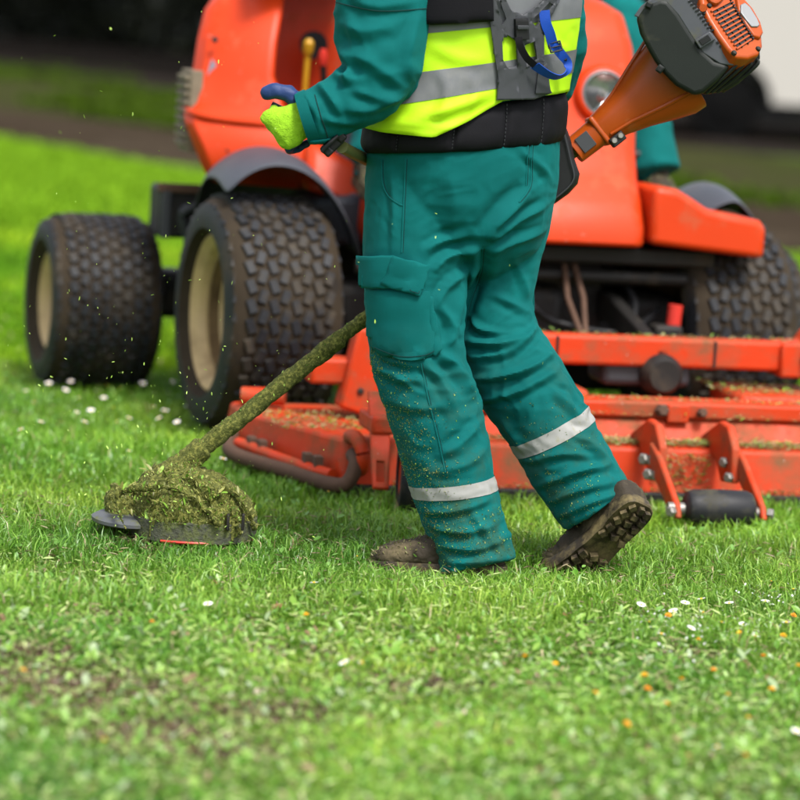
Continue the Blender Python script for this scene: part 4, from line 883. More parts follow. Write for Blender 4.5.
# --- body (inside the clothes) as the top-level person
JL = [(200, 420, .0), (372, 424, -.04), (552, 474, -.05)]; JR = [(200, 505, .17), (368, 512, .10), (505, 596, .055)]
bm = bmesh.new()
for J in (JL, JR): add_tube(bm, [at(x, y, Y) for y, x, Y in J], [.05, .04, .024], 16, up=YAX)
add_ring_loft(bm, [[torso_p(y, a, -.06) for a in np.linspace(0, 2*math.pi, 24, endpoint=False)] for y in (200, 120, 40, -60, -110)])
SH_L, EL_L, WR_L = at(392, -75, -.08), at(392, 66, -.17), at(309, 118, -.19)
SH_R, EL_R, WR_R = at(545, -75, .27), at(566, 60, .36), at(480, 140, .42)
for a, b, c in ((SH_L, EL_L, WR_L), (SH_R, EL_R, WR_R)): add_tube(bm, [a, b, c], [.05, .035, .028], 14, up=YAX)
nk = torso_p(-150, 0, 0); nk = at(470, -150, .09); hd = nk+Vector((-.03, .02, .17))
add_tube(bm, [nk-UP*.12, nk+UP*.05, nk+UP*.12+FP*.02], [.075, .062, .06], 18)
H3 = Matrix((FP, LP, UP)).transposed()
add_ball(bm, hd, .1, (1.0, .78, 1.22), H3); add_ball(bm, hd+FP*.045-UP*.05, .07, (.8, .75, 1.0), H3)
add_ball(bm, hd+FP*.105-UP*.01, .017, (1, .8, 1.5), H3)
for s in (1, -1):
    add_ball(bm, hd+LP*.078*s-UP*.01-FP*.01, .022, (.6, .4, 1.2), H3)
bme = remesh(bm, .008, 4)
ROOT = at(455, 570, -.02); ROOT.z = 0
def rel(me):
    v_, _ = get_vn(me); set_v(me, v_-np.array(ROOT)); return me
WK = link('person', rel(bme), M['skin'], None); WK.location = ROOT
tag(WK, 'worker in teal trousers and yellow hi-vis vest walking with a string trimmer', 'person')
def wpart(o):
    """parts are modelled in world metres; hang them on the person without moving them"""
    o.parent = WK; o.location = o.location-ROOT if o.parent else o.location; return o
bm = bmesh.new(); add_ball(bm, hd+UP*.02-FP*.015, .108, (1.0, .82, 1.16), H3)
bmesh.ops.bisect_plane(bm, geom=bm.verts[:]+bm.edges[:]+bm.faces[:], plane_co=hd+FP*.02, plane_no=(FP-UP*.9), clear_outer=True); wpart(bm_obj('hair', bm, M['hair']))
for s in (1, -1):
    bm = bmesh.new(); add_ball(bm, hd+FP*.092+LP*.034*s+UP*.012, .012); wpart(bm_obj('eye', bm, M['black']))
TROU = wpart(link('trousers', tro, M['teal'])); TB = bvh_of(tro)
def sub(o, parent):
    o.parent = parent; return o
# reflective tape, cargo pocket, seams
for nm, (a, b, c, e), keep in (('l', ((395, 484), (495, 476), (395, 497), (495, 490)), 0), ('r', ((500, 437), (585, 398), (512, 462), (592, 424)), 1)):
    pass
def band_on(me, top, bot, guard, name, mat, off=.0018, Y=0):
    bm = cut_mesh(me, [px_plane(*top, Y, True), px_plane(*bot, Y, False)]+guard, off)
    return bm
gl = [(at(498, 480, 0), Vector((-1, 0, 0)))]
def solidobj(name, bm, mat, parent, th=.0015):
    me = bpy.data.meshes.new(name); bm.to_mesh(me); bm.free(); o = link(name, me, mat, parent, auto=180); o.data.polygons.foreach_set('use_smooth', [True]*len(me.polygons)); return o
bm = band_on(tro, ((390, 483), (500, 471)), ((390, 495), (500, 485)), [(at(500, 470, 0), Vector((-1, 0, -.0)))], 'b', None)
solidobj('reflective_band', bm, M['reflect_leg'], TROU)
bm = band_on(tro, ((498, 452), (590, 405)), ((506, 464), (594, 420)), [(at(494, 440, 0), Vector((1, 0, .25)))], 'b', None, Y=.07)
solidobj('reflective_band', bm, M['reflect_leg'], TROU)
PK = surf_patch('cargo_pocket', [TB], [(367, 282), (427, 286), (430, 310), (438, 346), (425, 352), (400, 353), (374, 345), (369, 320)], .004, M['teal'], TROU, thick=.008, step=5, puff=.010, smooth=2)
surf_patch('pocket_gusset', [TB], [(424, 290), (431, 292), (440, 346), (432, 351)], .009, M['teal'], PK, thick=.008, step=3, puff=.004, smooth=1)
surf_patch('pocket_flap', [TB], [(364, 254), (397, 250), (396, 283), (363, 285)], .019, M['teal'], PK, thick=.004, step=4, puff=.002, smooth=1)
surf_patch('pocket_flap', [TB], [(397, 250), (429, 263), (419, 291), (386, 280)], .022, M['teal'], PK, thick=.004, step=4, puff=.002, smooth=1)
bm = bmesh.new(); fl = [at(x, y, .22) for x, y in ((528, 242), (537, 248), (537, 262), (534, 262), (535, 312), (530, 318), (522, 300))]
A1 = [bm.verts.new(p) for p in fl]; A2 = [bm.verts.new(p+Vector((-.01, .05, 0))) for p in fl]; bm.faces.new(A1); bm.faces.new(A2[::-1])
for i in range(len(fl)): bm.faces.new((A1[i], A1[(i+1) % len(fl)], A2[(i+1) % len(fl)], A2[i]))
bm_obj('cargo_pocket', bm, M['teal'], TROU, bevel=.004)
for pts, w in (([(406, 156), (404, 200), (402, 248)], .0013), ([(382, 158), (383, 180), (388, 192), (398, 200), (403, 202)], .0022), ([(531, 142), (530, 160), (529, 185), (518, 200)], .0014), ([(527, 142), (526, 160), (525, 184)], .0008), ([(482, 246), (480, 275), (470, 304), (465, 330)], .0012), ([(421, 356), (428, 390), (438, 430), (445, 462)], .0011), ([(470, 556), (490, 557), (508, 553)], .0010), ([(444, 556), (458, 560), (474, 560)], .0010)):
    sm = surf_line('seam', [TB], pts, .0024, M['teal'], TROU, off=.0)
    surf_line('stitching', [TB], [(x+1.6, y) for x, y in pts], .0006, M['teal_dark'], sm if sm else TROU, off=.0006)
PB = bvh_of(PK.data)
for pts in ([(399, 253), (427, 265)], [(389, 278), (418, 288)], [(427, 266), (418, 288)], [(366, 281), (394, 280)], [(375, 342), (400, 349), (424, 348), (434, 344)]):
    surf_line('stitch', [PB], [pts[0], ((pts[0][0]+pts[-1][0])/2, (pts[0][1]+pts[-1][1])/2)]+list(pts[1:]) if len(pts) == 2 else pts, .0008, M['teal_dark'], PK, off=.014 if pts[0][1] < 300 else .001)

# --- jacket
bm = bmesh.new()
add_ring_loft(bm, [[torso_p(y, a, -.004) for a in np.linspace(0, 2*math.pi, 48, endpoint=False)] for y in (135, 100, 60, 20, -20, -60, -100, -130, -148)])
SL = [(-95, 405, 36, -.06), (-60, 388, 46, -.10), (-25, 384, 48, -.13), (10, 381, 46, -.15), (40, 380, 44.5, -.16), (66, 381, 40, -.175), (88, 370, 34, -.185), (100, 350, 30, -.19), (109, 332, 27, -.193), (115, 318, 25.5, -.195), (119, 304, 25, -.195)]
add_tube(bm, [at(x, y, Y) for y, x, h, Y in SL], [h*U for y, x, h, Y in SL], 36, up=YAX, flat=.92)
add_ball(bm, at(392, 78, -.165), .062)
SR = [(-95, 535, 36, .25), (-60, 546, 40, .28), (0, 550, 34, .32), (45, 556, 32, .36), (80, 548, 30, .40), (110, 520, 27, .42), (135, 485, 24, .43)]
add_tube(bm, [at(x, y, Y) for y, x, h, Y in SR], [h*U for y, x, h, Y in SR], 28, up=YAX, flat=.95)
add_tube(bm, [nk-UP*.06, nk+UP*.03], [.10, .085], 24)
jk = remesh(bm, .0045, 6)
v, n = get_vn(jk)
F_JK = [([(337, 44), (352, 62), (346, 84)], .009, 5), ([(330, 62), (345, 75), (362, 78)], .007, 5), ([(318, 78), (335, 96), (343, 112)], .007, 5), ([(306, 90), (318, 108), (324, 128)], .005, 4), ([(338, 20), (365, 30), (395, 24)], .005, 8), ([(336, 48), (372, 60), (404, 84)], .006, 7), ([(345, 106), (372, 104), (408, 90)], .007, 6), ([(322, 112), (345, 118), (375, 112)], .006, 5), ([(420, 10), (410, 40), (408, 70)], .005, 6), ([(352, 84), (372, 92), (400, 96)], .005, 5), ([(360, 2), (380, 6), (425, 0)], .004, 6), ([(298, 98), (304, 118), (310, 138)], -.005, 3)]
d = folds(v, n, [(p_, a_*1.7, w_*.85) for p_, a_, w_ in F_JK])+.005*fbm(v*np.array([[9., 9., 9.]])+2, 2)+.0035*(1-2*np.abs(vnoise(v*np.array([[14., 14., 14.]])+fbm(v*7, 2)[:, None]+31)))+.0015*(1-2*np.abs(vnoise(v*30+fbm(v*9, 2)[:, None]+3)))
set_v(jk, v+n*d[:, None]); relax(jk, 2); JK = wpart(link('jacket', jk, M['teal'])); JB = bvh_of(jk)
# cuff band
bm = bmesh.new(); cd = (at(300, 120, -.195)-at(318, 115, -.195)).normalized()
cp = [at(313, 116, -.195), at(307, 118, -.195), at(302, 119.5, -.195)]
add_tube(bm, cp, [.066, .065, .062], 36, up=YAX, flat=.92); cuff = bm_obj('cuff', bm, M['teal'], JK)
surf_patch('cuff_tab', [JB], [(310, 136), (332, 134), (334, 140), (312, 144)], .006, M['teal'], JK, thick=.004, step=4)
for pts in ([(318, 92), (324, 112), (331, 134)], [(338, 2), (380, 10), (428, 8)]): surf_line('seam', [JB], pts, .0012, M['teal_dark'], JK)

# --- hi-vis vest
def hem_y(th):
    c, hw = torso_c(110); x = c+hw*math.cos(th+rad(46.5)); near = rad(-46.5) <= (th if th <= math.pi else th-2*math.pi) <= rad(133.5)
    if near: return float(np.interp(x, [365, 400, 440, 468, 495, 530, 562], [127, 133, 134, 116, 96, 90, 85]))
    return float(np.interp(th % (2*math.pi), [rad(133.5), rad(200), rad(260), rad(313.5)], [127, 130, 110, 85]))
NT_, NV_ = 150, 64; V = []; Fc = []
for j in range(NV_):
    k = j/(NV_-1)
    for i in range(NT_):
        th = 2*math.pi*i/NT_; hy = hem_y(th); y = hy+(-118-hy)*k**1.0
        left = math.exp(-((((th-rad(95)+math.pi) % (2*math.pi))-math.pi)/rad(55))**2)
        off = .016+(.034*left)*(1-sss(.0, .42, k))+.004
        V.append(torso_p(y, th, off))
for j in range(NV_-1):
    for i in range(NT_): Fc.append((j*NT_+i, (j+1)*NT_+i, (j+1)*NT_+(i+1) % NT_, j*NT_+(i+1) % NT_))
me = bpy.data.meshes.new('vest'); me.from_pydata([tuple(p) for p in V], [], Fc); me.update()
v, n = get_vn(me)
F_VS = [([(432, 44), (455, 56), (486, 60)], .003, 7), ([(415, 112), (450, 106), (490, 92)], .006, 6), ([(385, 120), (420, 118), (450, 108)], .006, 6), ([(440, 72), (446, 90), (438, 110)], .004, 5),  ([(400, 126), (430, 124), (452, 124)], .004, 4), ([(470, 74), (474, 92), (466, 112)], .004, 5), ([(545, 30), (556, 45), (566, 50)], .004, 4)]
d = folds(v, n, [(p_, a_*1.5, w_*.85) for p_, a_, w_ in F_VS])+.004*fbm(v*np.array([[12., 12., 7.]])+8, 2)+.0012*(1-2*np.abs(vnoise(v*np.array([[18., 18., 9.]])+fbm(v*8, 2)[:, None]*1.4+3)))
set_v(me, v+n*d[:, None])
# cut away nothing under the arm: the sleeve passes outside the vest
VS = wpart(link('vest', me, M['neon'], solid=.0022, auto=180)); VB = bvh_of(me)
for top, bot in ((((415, 72), (560, 53)), ((415, 101), (560, 77))), (((415, 4), (560, -12)), ((415, 34), (560, 20)))):
    bm = band_on(me, top, bot, [], 'b', None, off=.0016, Y=-.08); solidobj('reflective_band', bm, M['reflect'], VS)

# --- harness: hip belt, back plate, straps, hip pad
HA = empty('harness', ROOT); HA.parent = WK; HA.location = (0, 0, 0)
def hpart(o):
    o.parent = HA; o.location = o.location-ROOT; return o
V = []; Fc = []; N1, N2 = 260, 14
gro = [402, 453, 501, 537]
def belt_pt(th, k, extra=0):
    cx, hw = torso_c(130); xx = cx+hw*math.cos(th+rad(46.5))
    yb = np.interp(xx, [365, 562], [157, 136]); yt = np.interp(xx, [365, 440, 500, 562], [118, 112, 97, 86])
    y = yb+(yt-yb)*k; pad = .004+.015*(1-abs(2*k-1)**3.5)
    g = sum(math.exp(-((xx-q)/2.2)**2) for q in gro); pad -= .010*g*(1-abs(2*k-1)**4)
    return torso_p(y, th, pad+extra)
for j in range(N2+1):
    for i in range(N1): V.append(belt_pt(2*math.pi*i/N1, j/N2))
for j in range(N2):
    for i in range(N1): Fc.append((j*N1+i, (j+1)*N1+i, (j+1)*N1+(i+1) % N1, j*N1+(i+1) % N1))
BE = vf_obj('hip_belt', V, Fc, M['belt'], solid=.006, auto=180); hpart(BE); BB = bvh_of(BE.data)
v, n = get_vn(BE.data); set_v(BE.data, v+n*(.0025*fbm(v*14, 3))[:, None])
for q in gro:
    cx, hw = torso_c(130); th = math.acos((q-cx)/hw)-rad(46.5)
    for k in range(11):
        bm = bmesh.new(); a = belt_pt(th, .08+.083*k, .003); b = belt_pt(th, .08+.083*k+.045, .003); add_tube(bm, [a, b], .0011, 5, up=YAX); o = bm_obj('stitch', bm, M['mid_grey'], BE)
V = []; Fc = []
for j in range(30):
    for i in range(90): V.append(torso_p(150-9*j, 2*math.pi*i/90, .026))
for j in range(29):
    for i in range(90): Fc.append((j*90+i, (j+1)*90+i, (j+1)*90+(i+1) % 90, j*90+(i+1) % 90))
SURF = [BVHTree.FromPolygons([tuple(p) for p in V], Fc)]
surf_patch('back_plate', SURF, [(494, 98), (496, 80), (493, 60), (489, 30), (484, -6), (500, -6), (508, 10), (520, 14), (534, 6), (546, -8), (560, -8), (548, 14), (540, 34), (540, 60), (541, 78), (548, 92), (530, 98)], .010, M['harness'], HA, thick=.005, step=4,
           holes=([(499, 40), (505, 34), (513, 40), (514, 64), (504, 66), (500, 58)], [(521, 44), (531, 40), (533, 58), (523, 66)], [(493, 0), (497, 0), (503, 18), (499, 24)], [(527, 20), (545, 2), (549, 4), (532, 26)]), smooth=2, bevel=.0015).location = -ROOT
def hp(o): o.location = -ROOT; return o
hp(surf_patch('plate_clip', SURF, [(533, 68), (541, 62), (545, 92), (530, 92)], .016, M['harness'], HA, thick=.004, step=4, smooth=1, bevel=.001))
hp(surf_patch('shoulder_strap', SURF, [(428, -14), (490, -10), (491, 20), (455, 23), (432, 24), (420, 20)], .012, M['belt'], HA, thick=.008, step=4, puff=.010, smooth=2))
hp(surf_patch('buckle', SURF, [(510, 18), (522, 17), (523, 38), (511, 38)], .020, M['black'], HA, thick=.010, step=4, bevel=.002))
hp(surf_patch('buckle_bar', SURF, [(511, 24), (521, 24), (521, 28), (511, 28)], .026, M['mid_grey'], HA, thick=.006, step=4, bevel=.001))
def sp(x, y, off):
    p = at(x, y, 0); hs = [h for h in (b.ray_cast(Vector((p.x, -1.5, p.z)), Vector((0, 1, 0))) for b in SURF) if h[0] is not None]
    return (min(hs, key=lambda q: q[0].y)[0] if hs else at(x, y, .05))+Vector((.3, -1, 0)).normalized()*off
bm = bmesh.new(); P = spline([sp(541, 10, .014), sp(542, 22, .018), sp(546, 33, .020), sp(550, 46, .018)], 4); ribbon(bm, P, .026, .002, (.2, -1, .2)); bs = bm_obj('blue_strap', bm, M['blue'], HA); hp(bs)
bm = bmesh.new(); P = spline([sp(550, 44, .022), sp(557, 54, .030), sp(562, 62, .040), sp(560, 71, .048), sp(551, 76, .045), sp(540, 72, .040), sp(529, 64, .034)], 5)
nr = [Vector((.3, -1, .3)).lerp(Vector((.1, -.8, -.9)), min(1, i/(len(P)-1)*1.6)) for i in range(len(P))]; ribbon(bm, P, [.026-.006*math.sin(math.pi*i/(len(P)-1)) for i in range(len(P))], .002, nr); hp(bm_obj('blue_strap', bm, M['blue'], HA))
bm = bmesh.new(); P = spline([sp(529, 64, .034), sp(521, 56, .030), sp(515, 44, .026), sp(514, 36, .022)], 4); ribbon(bm, P, .017, .002, (.1, -.9, -.4)); hp(bm_obj('webbing_tail', bm, M['belt'], HA))
bm = bmesh.new(); c0 = sp(551, 46, .026); ax = axis_m(c0, (.2, -1, .25), (1, 0, .35))
for dx, dy, sx, sy in ((0, -.011, .030, .004), (0, .011, .030, .004), (-.014, 0, .004, .024), (.014, 0, .004, .024), (0, 0, .028, .003)): add_box(bm, ax @ Vector((dx, dy, 0)), (sx, sy, .005), ax.to_3x3())
hp(bm_obj('strap_slider', bm, M['black'], HA, bevel=.001))
bm = bmesh.new(); add_tube(bm, spline([sp(560, 58, .036), sp(564, 66, .03), sp(561, 72, .04)], 4), .004, 8); hp(bm_obj('strap_ring', bm, M['black'], HA))
# hip pad hanging on the far side, seen past the trousers
bm = bmesh.new(); pad = [(556, 128), (563, 126), (568, 140), (572, 160), (577, 174), (575, 184), (566, 194), (552, 204), (546, 206), (543, 190)]
a = [at(x, y, .24) for x, y in pad]; 
A1 = [bm.verts.new(p+Vector((0, -.012, 0))) for p in a]; A2 = [bm.verts.new(p+Vector((.01, .022, 0))) for p in a]; nP = len(a)
bm.faces.new(A1); bm.faces.new(A2[::-1])
for i in range(nP): bm.faces.new((A1[i], A1[(i+1) % nP], A2[(i+1) % nP], A2[i]))
hp(bm_obj('hip_pad', bm, M['black'], HA, bevel=.008, seg=3))
bm = bmesh.new(); add_tube(bm, [at(x, y, .222) for x, y in spline([(563, 130), (567, 145), (571, 162), (574, 175), (571, 184), (562, 193), (550, 202)], 4)], .002, 6, up=YAX); hp(bm_obj('pad_piping', bm, M['mid_grey'], HA))
bm = bmesh.new(); add_box(bm, at(566, 78, .1), (.016, .012, .03), Matrix.Rotation(rad(25), 3, 'Y')); hp(bm_obj('side_clip', bm, M['black'], HA, bevel=.003))

# --- gloves: neon knit back, blue dipped palm and fingers
def glove(wr, knc, kdir, hwk, palmn, thumb, fingers, nm):
    """one continuous hand: palm from wrist to knuckle line, curled fingers, thumb off the side"""
    bm = bmesh.new()
    mid = (wr+knc)/2; t = (knc-wr)
    rings = []
    for f, w, dth in ((-.25, .033, .026), (0, .036, .026), (.35, .047, .027), (.7, .055, .026), (1.0, .055, .022), (1.18, .046, .012)):
        c = wr+t*f; s = kdir.normalized(); q = palmn
        rings.append([c+s*(w*math.cos(a))+q*(dth*math.sin(a)) for a in np.linspace(0, 2*math.pi, 20, endpoint=False)])
    add_ring_loft(bm, rings)
    for f in fingers: add_tube(bm, f, [.0115, .0115, .011, .0105, .0095][:len(f)], 12, up=UP)
    add_tube(bm, thumb, [.021, .0205, .0185, .016], 14, up=YAX); add_ball(bm, thumb[-1], .016)
    for f in fingers: add_ball(bm, f[0], .0125); add_ball(bm, f[-1], .0095)
    return remesh(bm, .0024, 10)
wr, kc = at(304, 117, -.195), at(276, 131, -.20); kd = at(291, 150, -.2)-at(263, 113, -.2)
fing = []
for j in range(4):
    k = [.06, .34, .64, .92][j]; x, y = 264+26*k, 114+35*k; Lf = [1.0, 1.08, 1.0, .82][j]
    fing.append([at(x+9, y-6, -.185), at(x+1*Lf, y+2*Lf, -.172), at(x+2, y+4*Lf, -.150), at(x+11, y+3*Lf, -.132), at(x+19, y-3, -.137)])
gm = glove(wr, kc, kd, .05, Vector((0.1, -1, .1)).normalized(), [at(300, 102, -.18), at(288, 94, -.187), at(276, 91, -.190), at(267, 93, -.188)], fing, 'l')
GL = wpart(link('glove', gm, [M['glove_knit'], M['glove_blue']], auto=180)); v, n = get_vn(gm)
cen = np.array([p.center[:] for p in gm.polygons]); TH = [np.array(at(x, y, Y)) for x, y, Y in ((297, 96, -.18), (288, 94, -.187), (276, 91, -.190), (267, 93, -.188))]
dth = np.min([np.linalg.norm(cen-(TH[i]*(1-k)+TH[i+1]*k), axis=1) for i in range(3) for k in (0, .33, .66, 1)], axis=0)
mi = ((dth < .0255) | (cen[:, 1] > -.188)).astype(np.int32); gm.polygons.foreach_set('material_index', mi)
set_v(gm, v+n*(.0016*fbm(v*60, 2)+.003*fbm(v*25, 2))[:, None])
wr2, kc2 = at(478, 140, .43), at(450, 150, .43)
fing2 = [[at(450-2*j, 140+8*j, .43), at(442-2*j, 143+8*j, .43), at(440, 150+8*j, .40), at(450, 154+8*j, .385)] for j in range(4)]
gm2 = glove(wr2, kc2, Vector((0, 0, -1)), .05, Vector((0, 1, 0)), [at(475, 132, .41), at(460, 130, .395), at(450, 134, .385), at(444, 140, .38)], fing2, 'r'); wpart(link('glove', gm2, [M['glove_knit'], M['glove_blue']], auto=180))

# --- boots
def make_boot(name, bend=0.):
    bm = bmesh.new(); S = [(-.088, .022, .03, .075), (-.078, .034, .022, .10), (-.05, .038, .02, .11), (-.01, .038, .02, .118), (.04, .040, .02, .108), (.09, .047, .02, .098), (.13, .051, .02, .084), (.17, .050, .02, .076), (.20, .043, .021, .068), (.222, .028, .024, .055), (.231, .012, .03, .044)]
    rings = []
    for x, w, z0, z1 in S:
        r = []
        for a in np.linspace(0, 2*math.pi, 26, endpoint=False):
            cy, sz_ = math.cos(a), math.sin(a); zz = (z0+z1)/2+(z1-z0)/2*(abs(sz_)**.75)*(1 if sz_ > 0 else -1); taper = 1-.28*max(0, sz_)**2
            r.append(Vector((x, w*taper*(abs(cy)**.8)*(1 if cy > 0 else -1)-.008*max(0, x)/.2, zz)))
        rings.append(r)
    add_ring_loft(bm, rings); add_tube(bm, [(-.03, 0, .05), (-.034, 0, .08), (-.036, 0, .105)], [.044, .042, .038], 24)
    me = remesh(bm, .004, 5); v, n = get_vn(me)
    d = .0036*fbm(v*45, 3)+.0025*np.maximum(0, fbm(v*22+3, 3))+.004*np.exp(-((v[:, 0]-.075)/.008)**2)*sss(.05, .08, v[:, 2])-.003*np.exp(-((v[:, 0]-.062)/.006)**2)*sss(.05, .08, v[:, 2])+.003*np.exp(-((v[:, 2]-.115)/.006)**2)
    set_v(me, v+n*d[:, None])
    # sole with tread lugs
    out = [(-.092, -.018), (-.08, -.036), (-.04, -.043), (.02, -.041), (.07, -.046), (.12, -.054), (.17, -.053), (.205, -.044), (.23, -.026), (.238, -.006), (.23, .016), (.205, .036), (.17, .045), (.12, .046), (.07, .041), (.02, .037), (-.04, .043), (-.08, .036), (-.092, .018)]
    bs_ = bmesh.new(); sub_out = [tuple(p) for p in spline(out+[out[0]], 3)][:-1]
    cols = []
    a = [[bs_.verts.new((x*s, y*s, zz)) for x, y in sub_out] for s, zz in ((.97, .008), (1.0, .012), (1.0, .030), (.96, .036))]
    for p, q in zip(a, a[1:]):
        for k in range(len(p)): bs_.faces.new((p[k], p[(k+1) % len(p)], q[(k+1) % len(p)], q[k]))
    bs_.faces.new(a[0][::-1]); bs_.faces.new(a[-1])
    rs = random.Random(5)
    for x in np.arange(-.078, .225, .021):
        wmax = np.interp(x, [-.09, -.06, 0, .05, .12, .2, .235], [.022, .034, .036, .036, .046, .038, .018])
        if .015 < x < .05: continue
        for y in np.linspace(-wmax*.72, wmax*.72, 3):
            add_box(bs_, (x+.004*(abs(y) > .01), y-.004*max(0, x)/.2, .004), (.0135, wmax*.42, .012), Matrix.Rotation(rad(rs.uniform(-14, 14)+ (20 if y > 0 else -20)), 3, 'Z'))
    ms = bpy.data.meshes.new('sole'); bmesh.ops.recalc_face_normals(bs_, faces=bs_.faces); bs_.to_mesh(ms); bs_.free()
    vs, _ = get_vn(ms); set_v(ms, vs+.0015*np.stack([fbm(vs*60+k*9, 2) for k in range(3)], 1))
    lace = bmesh.new()
    for k in range(5):
        x = .085-.022*k; zt = .098+.012*k
        for sgn in (1, -1): add_tube(lace, [(x, -.026*sgn, zt-.004), (x-.008, 0, zt+.008), (x-.018, .026*sgn, zt+.004)], .003, 6)
    ml = bpy.data.meshes.new('laces'); lace.to_mesh(ml); lace.free()
    for mm in (me, ms, ml):
        if bend:
            vv, _ = get_vn(mm); x0 = .105; k = vv[:, 0] > x0; q = np.clip((vv[:, 0]-x0)/.07, 0, 1)*bend
            dx, dz = vv[:, 0]-x0, vv[:, 2]; nx, nz = x0+dx*np.cos(q)-dz*np.sin(q), dx*np.sin(q)+dz*np.cos(q)
            vv[k, 0] = nx[k]; vv[k, 2] = nz[k]; set_v(mm, vv)
    vb, nb = get_vn(me); ok = np.where((nb[:, 2] > .1) & (vb[:, 0] > -.02))[0]; ok = RNG.choice(ok, 420)
    b = link(name, me, M['boot'], None, auto=180); litter('boot_clippings', vb[ok]+nb[ok]*.001, .003+.006*RNG.random(420), b, lo=(.07, .07, .02), hi=(.18, .17, .06), green=.15, tilt=1.2, slim=.4); so = link('sole', ms, M['sole'], b, auto=35); lc = link('laces', ml, M['boot'], b)
    return b
def pose_boot(b, pos, yaw, pitch, roll, parent_root, sc=1.0):
    fx = Vector((-math.cos(yaw), math.sin(yaw), 0)); ly = UP.cross(fx)
    R = Matrix((fx, ly, UP)).transposed().to_4x4() @ Matrix.Scale(sc, 4) @ Matrix.Rotation(pitch, 4, 'Y') @ Matrix.Rotation(roll, 4, 'X')
    b.matrix_world = Matrix.Translation(pos) @ R
    mw = b.matrix_world.copy(); b.parent = WK if parent_root is None else parent_root; b.matrix_parent_inverse = Matrix.Identity(4)
    b.matrix_basis = Matrix.Translation(-Vector((WK if parent_root is None else parent_root).location)) @ mw
bl = make_boot('boot', .0); q = gz(474, 572); pose_boot(bl, Vector((at(468, 565, -.08).x, -.092, -.008)), rad(6), rad(2), 0, None, 1.04)
br = make_boot('boot', rad(22)); ball = at(578, 574, .02); 
pit = rad(48); fx = Vector((-math.cos(rad(26)), math.sin(rad(26)), 0))
# heel raised: the ball of the foot (local x .10) stays on the ground
YB = rad(40)
org = Vector((ball.x+.012, .0, .018))-(fx*math.cos(pit)-UP*math.sin(pit))*.118
pose_boot(br, org, rad(26), pit, rad(40), None, 1.18)

# clippings stuck to the lower legs
def stick(name, bvh, regions, parent, size=(.003, .007), loc=None, **k):
    P = []
    for (x0, y0, x1, y1, n_, pw) in regions:
        for _ in range(n_):
            x = x0+(x1-x0)*random.random()**pw; y = y0+(y1-y0)*random.random(); p = at(x, y, 0)
            h = bvh.ray_cast(Vector((p.x, -1.5, p.z)), YAX)
            if h[0] is not None: P.append(h[0]+h[1]*.0012)
    P = np.array([tuple(p) for p in P]); o = litter(name, P, size[0]+(size[1]-size[0])*RNG.random(len(P)), parent, tilt=1.3, slim=.35, **k); return o
o = stick('grass_specks', TB, [(372, 345, 410, 420, 700, 3.2), (384, 400, 430, 470, 900, 3.2), (398, 455, 450, 520, 1100, 2.6), (424, 500, 500, 545, 500, 1.6), (372, 340, 420, 420, 260, 2.2), (385, 400, 440, 480, 420, 2.0), (400, 460, 470, 540, 420, 1.6), (430, 520, 510, 566, 260, 1.1), (500, 400, 600, 520, 260, 1.0), (548, 470, 600, 525, 200, 1.4), (440, 380, 480, 470, 60, 1)], TROU, lo=(.11, .13, .022), hi=(.28, .29, .07), green=.4)

# ------------------------------------------------------------------ the string trimmer
TA, TBp = at(176, 470, .13), at(575, 150, .30)
TR = empty('string_trimmer', (TA.x, TA.y, 0)); tag(TR, 'long orange and grey petrol string trimmer with grass-caked shaft and guard', 'trimmer')
def tp(o): o.parent = TR; o.location = o.location-TR.location; return o
ud = (TBp-TA).normalized(); wd = (Vector((0, -1, 0))-ud*Vector((0, -1, 0)).dot(ud)).normalized(); vd = wd.cross(ud).normalized()
if vd.z < 0: vd = -vd
UE = .00251
def E3(u, v, w): return TBp+ud*(u*UE)+vd*(v*UE)+wd*w      # u, v in drawing units from the housing mouth, w in metres
bm = bmesh.new(); L = (TBp-TA).length; K = 150
add_tube(bm, [TA+ud*(L*i/K) for i in range(K+1)], [.0215 if i < 62 else .0165 for i in range(K+1)], 22)
sh = bpy.data.meshes.new('shaft'); bm.to_mesh(sh); bm.free(); v, n = get_vn(sh)
tpos = (v-np.array(TA))@np.array(ud)/L; set_v(sh, v+n*((.0035*fbm(v*70, 3)+.003*fbm(v*25, 2))*sss(.65, .5, tpos))[:, None])
tp(link('shaft', sh, M['caked'], auto=180)); SB = bvh_of(sh)
bm = bmesh.new(); add_tube(bm, [E3(-60, 0, 0), E3(6, 0, 0)], .0165, 18); tp(bm_obj('upper_tube', bm, M['black']))
# handlebar to the left hand
bm = bmesh.new(); hbp = spline([at(472, 238, .25), at(430, 205, .32), at(388, 172, .26), at(365, 159, .08), at(355, 154, -.07), at(342, 147, -.185)], 6); add_tube(bm, hbp, .0145, 14); tp(bm_obj('handlebar', bm, simple('olive_dirty_tube', (.10, .11, .035, 1), .5, var=.3, vs=40)))
bm = bmesh.new(); add_tube(bm, [at(340, 142, -.14), at(322, 133, -.15), at(300, 122, -.158), at(270, 107, -.16)], [.0155, .0165, .0165, .015], 16); tp(bm_obj('hand_grip', bm, M['black']))
bm = bmesh.new(); axh = (at(322, 150, -.14)-at(342, 130, -.14)); A0 = at(334, 143, -.19)
Mh = Matrix((axh.normalized(), Vector((0, -1, 0)), axh.normalized().cross(Vector((0, -1, 0))))).transposed()
add_box(bm, A0, (.046, .042, .030), Mh); add_box(bm, at(341, 137, -.20), (.022, .03, .024), Mh); add_box(bm, at(327, 150, -.20), (.022, .034, .03), Mh); tp(bm_obj('throttle_control', bm, M['black'], bevel=.005, seg=3))
bm = bmesh.new(); add_tube(bm, spline([at(338, 136, -.225), at(330, 143, -.228), at(322, 152, -.222)], 4), .005, 8); tp(bm_obj('trigger', bm, M['black']))
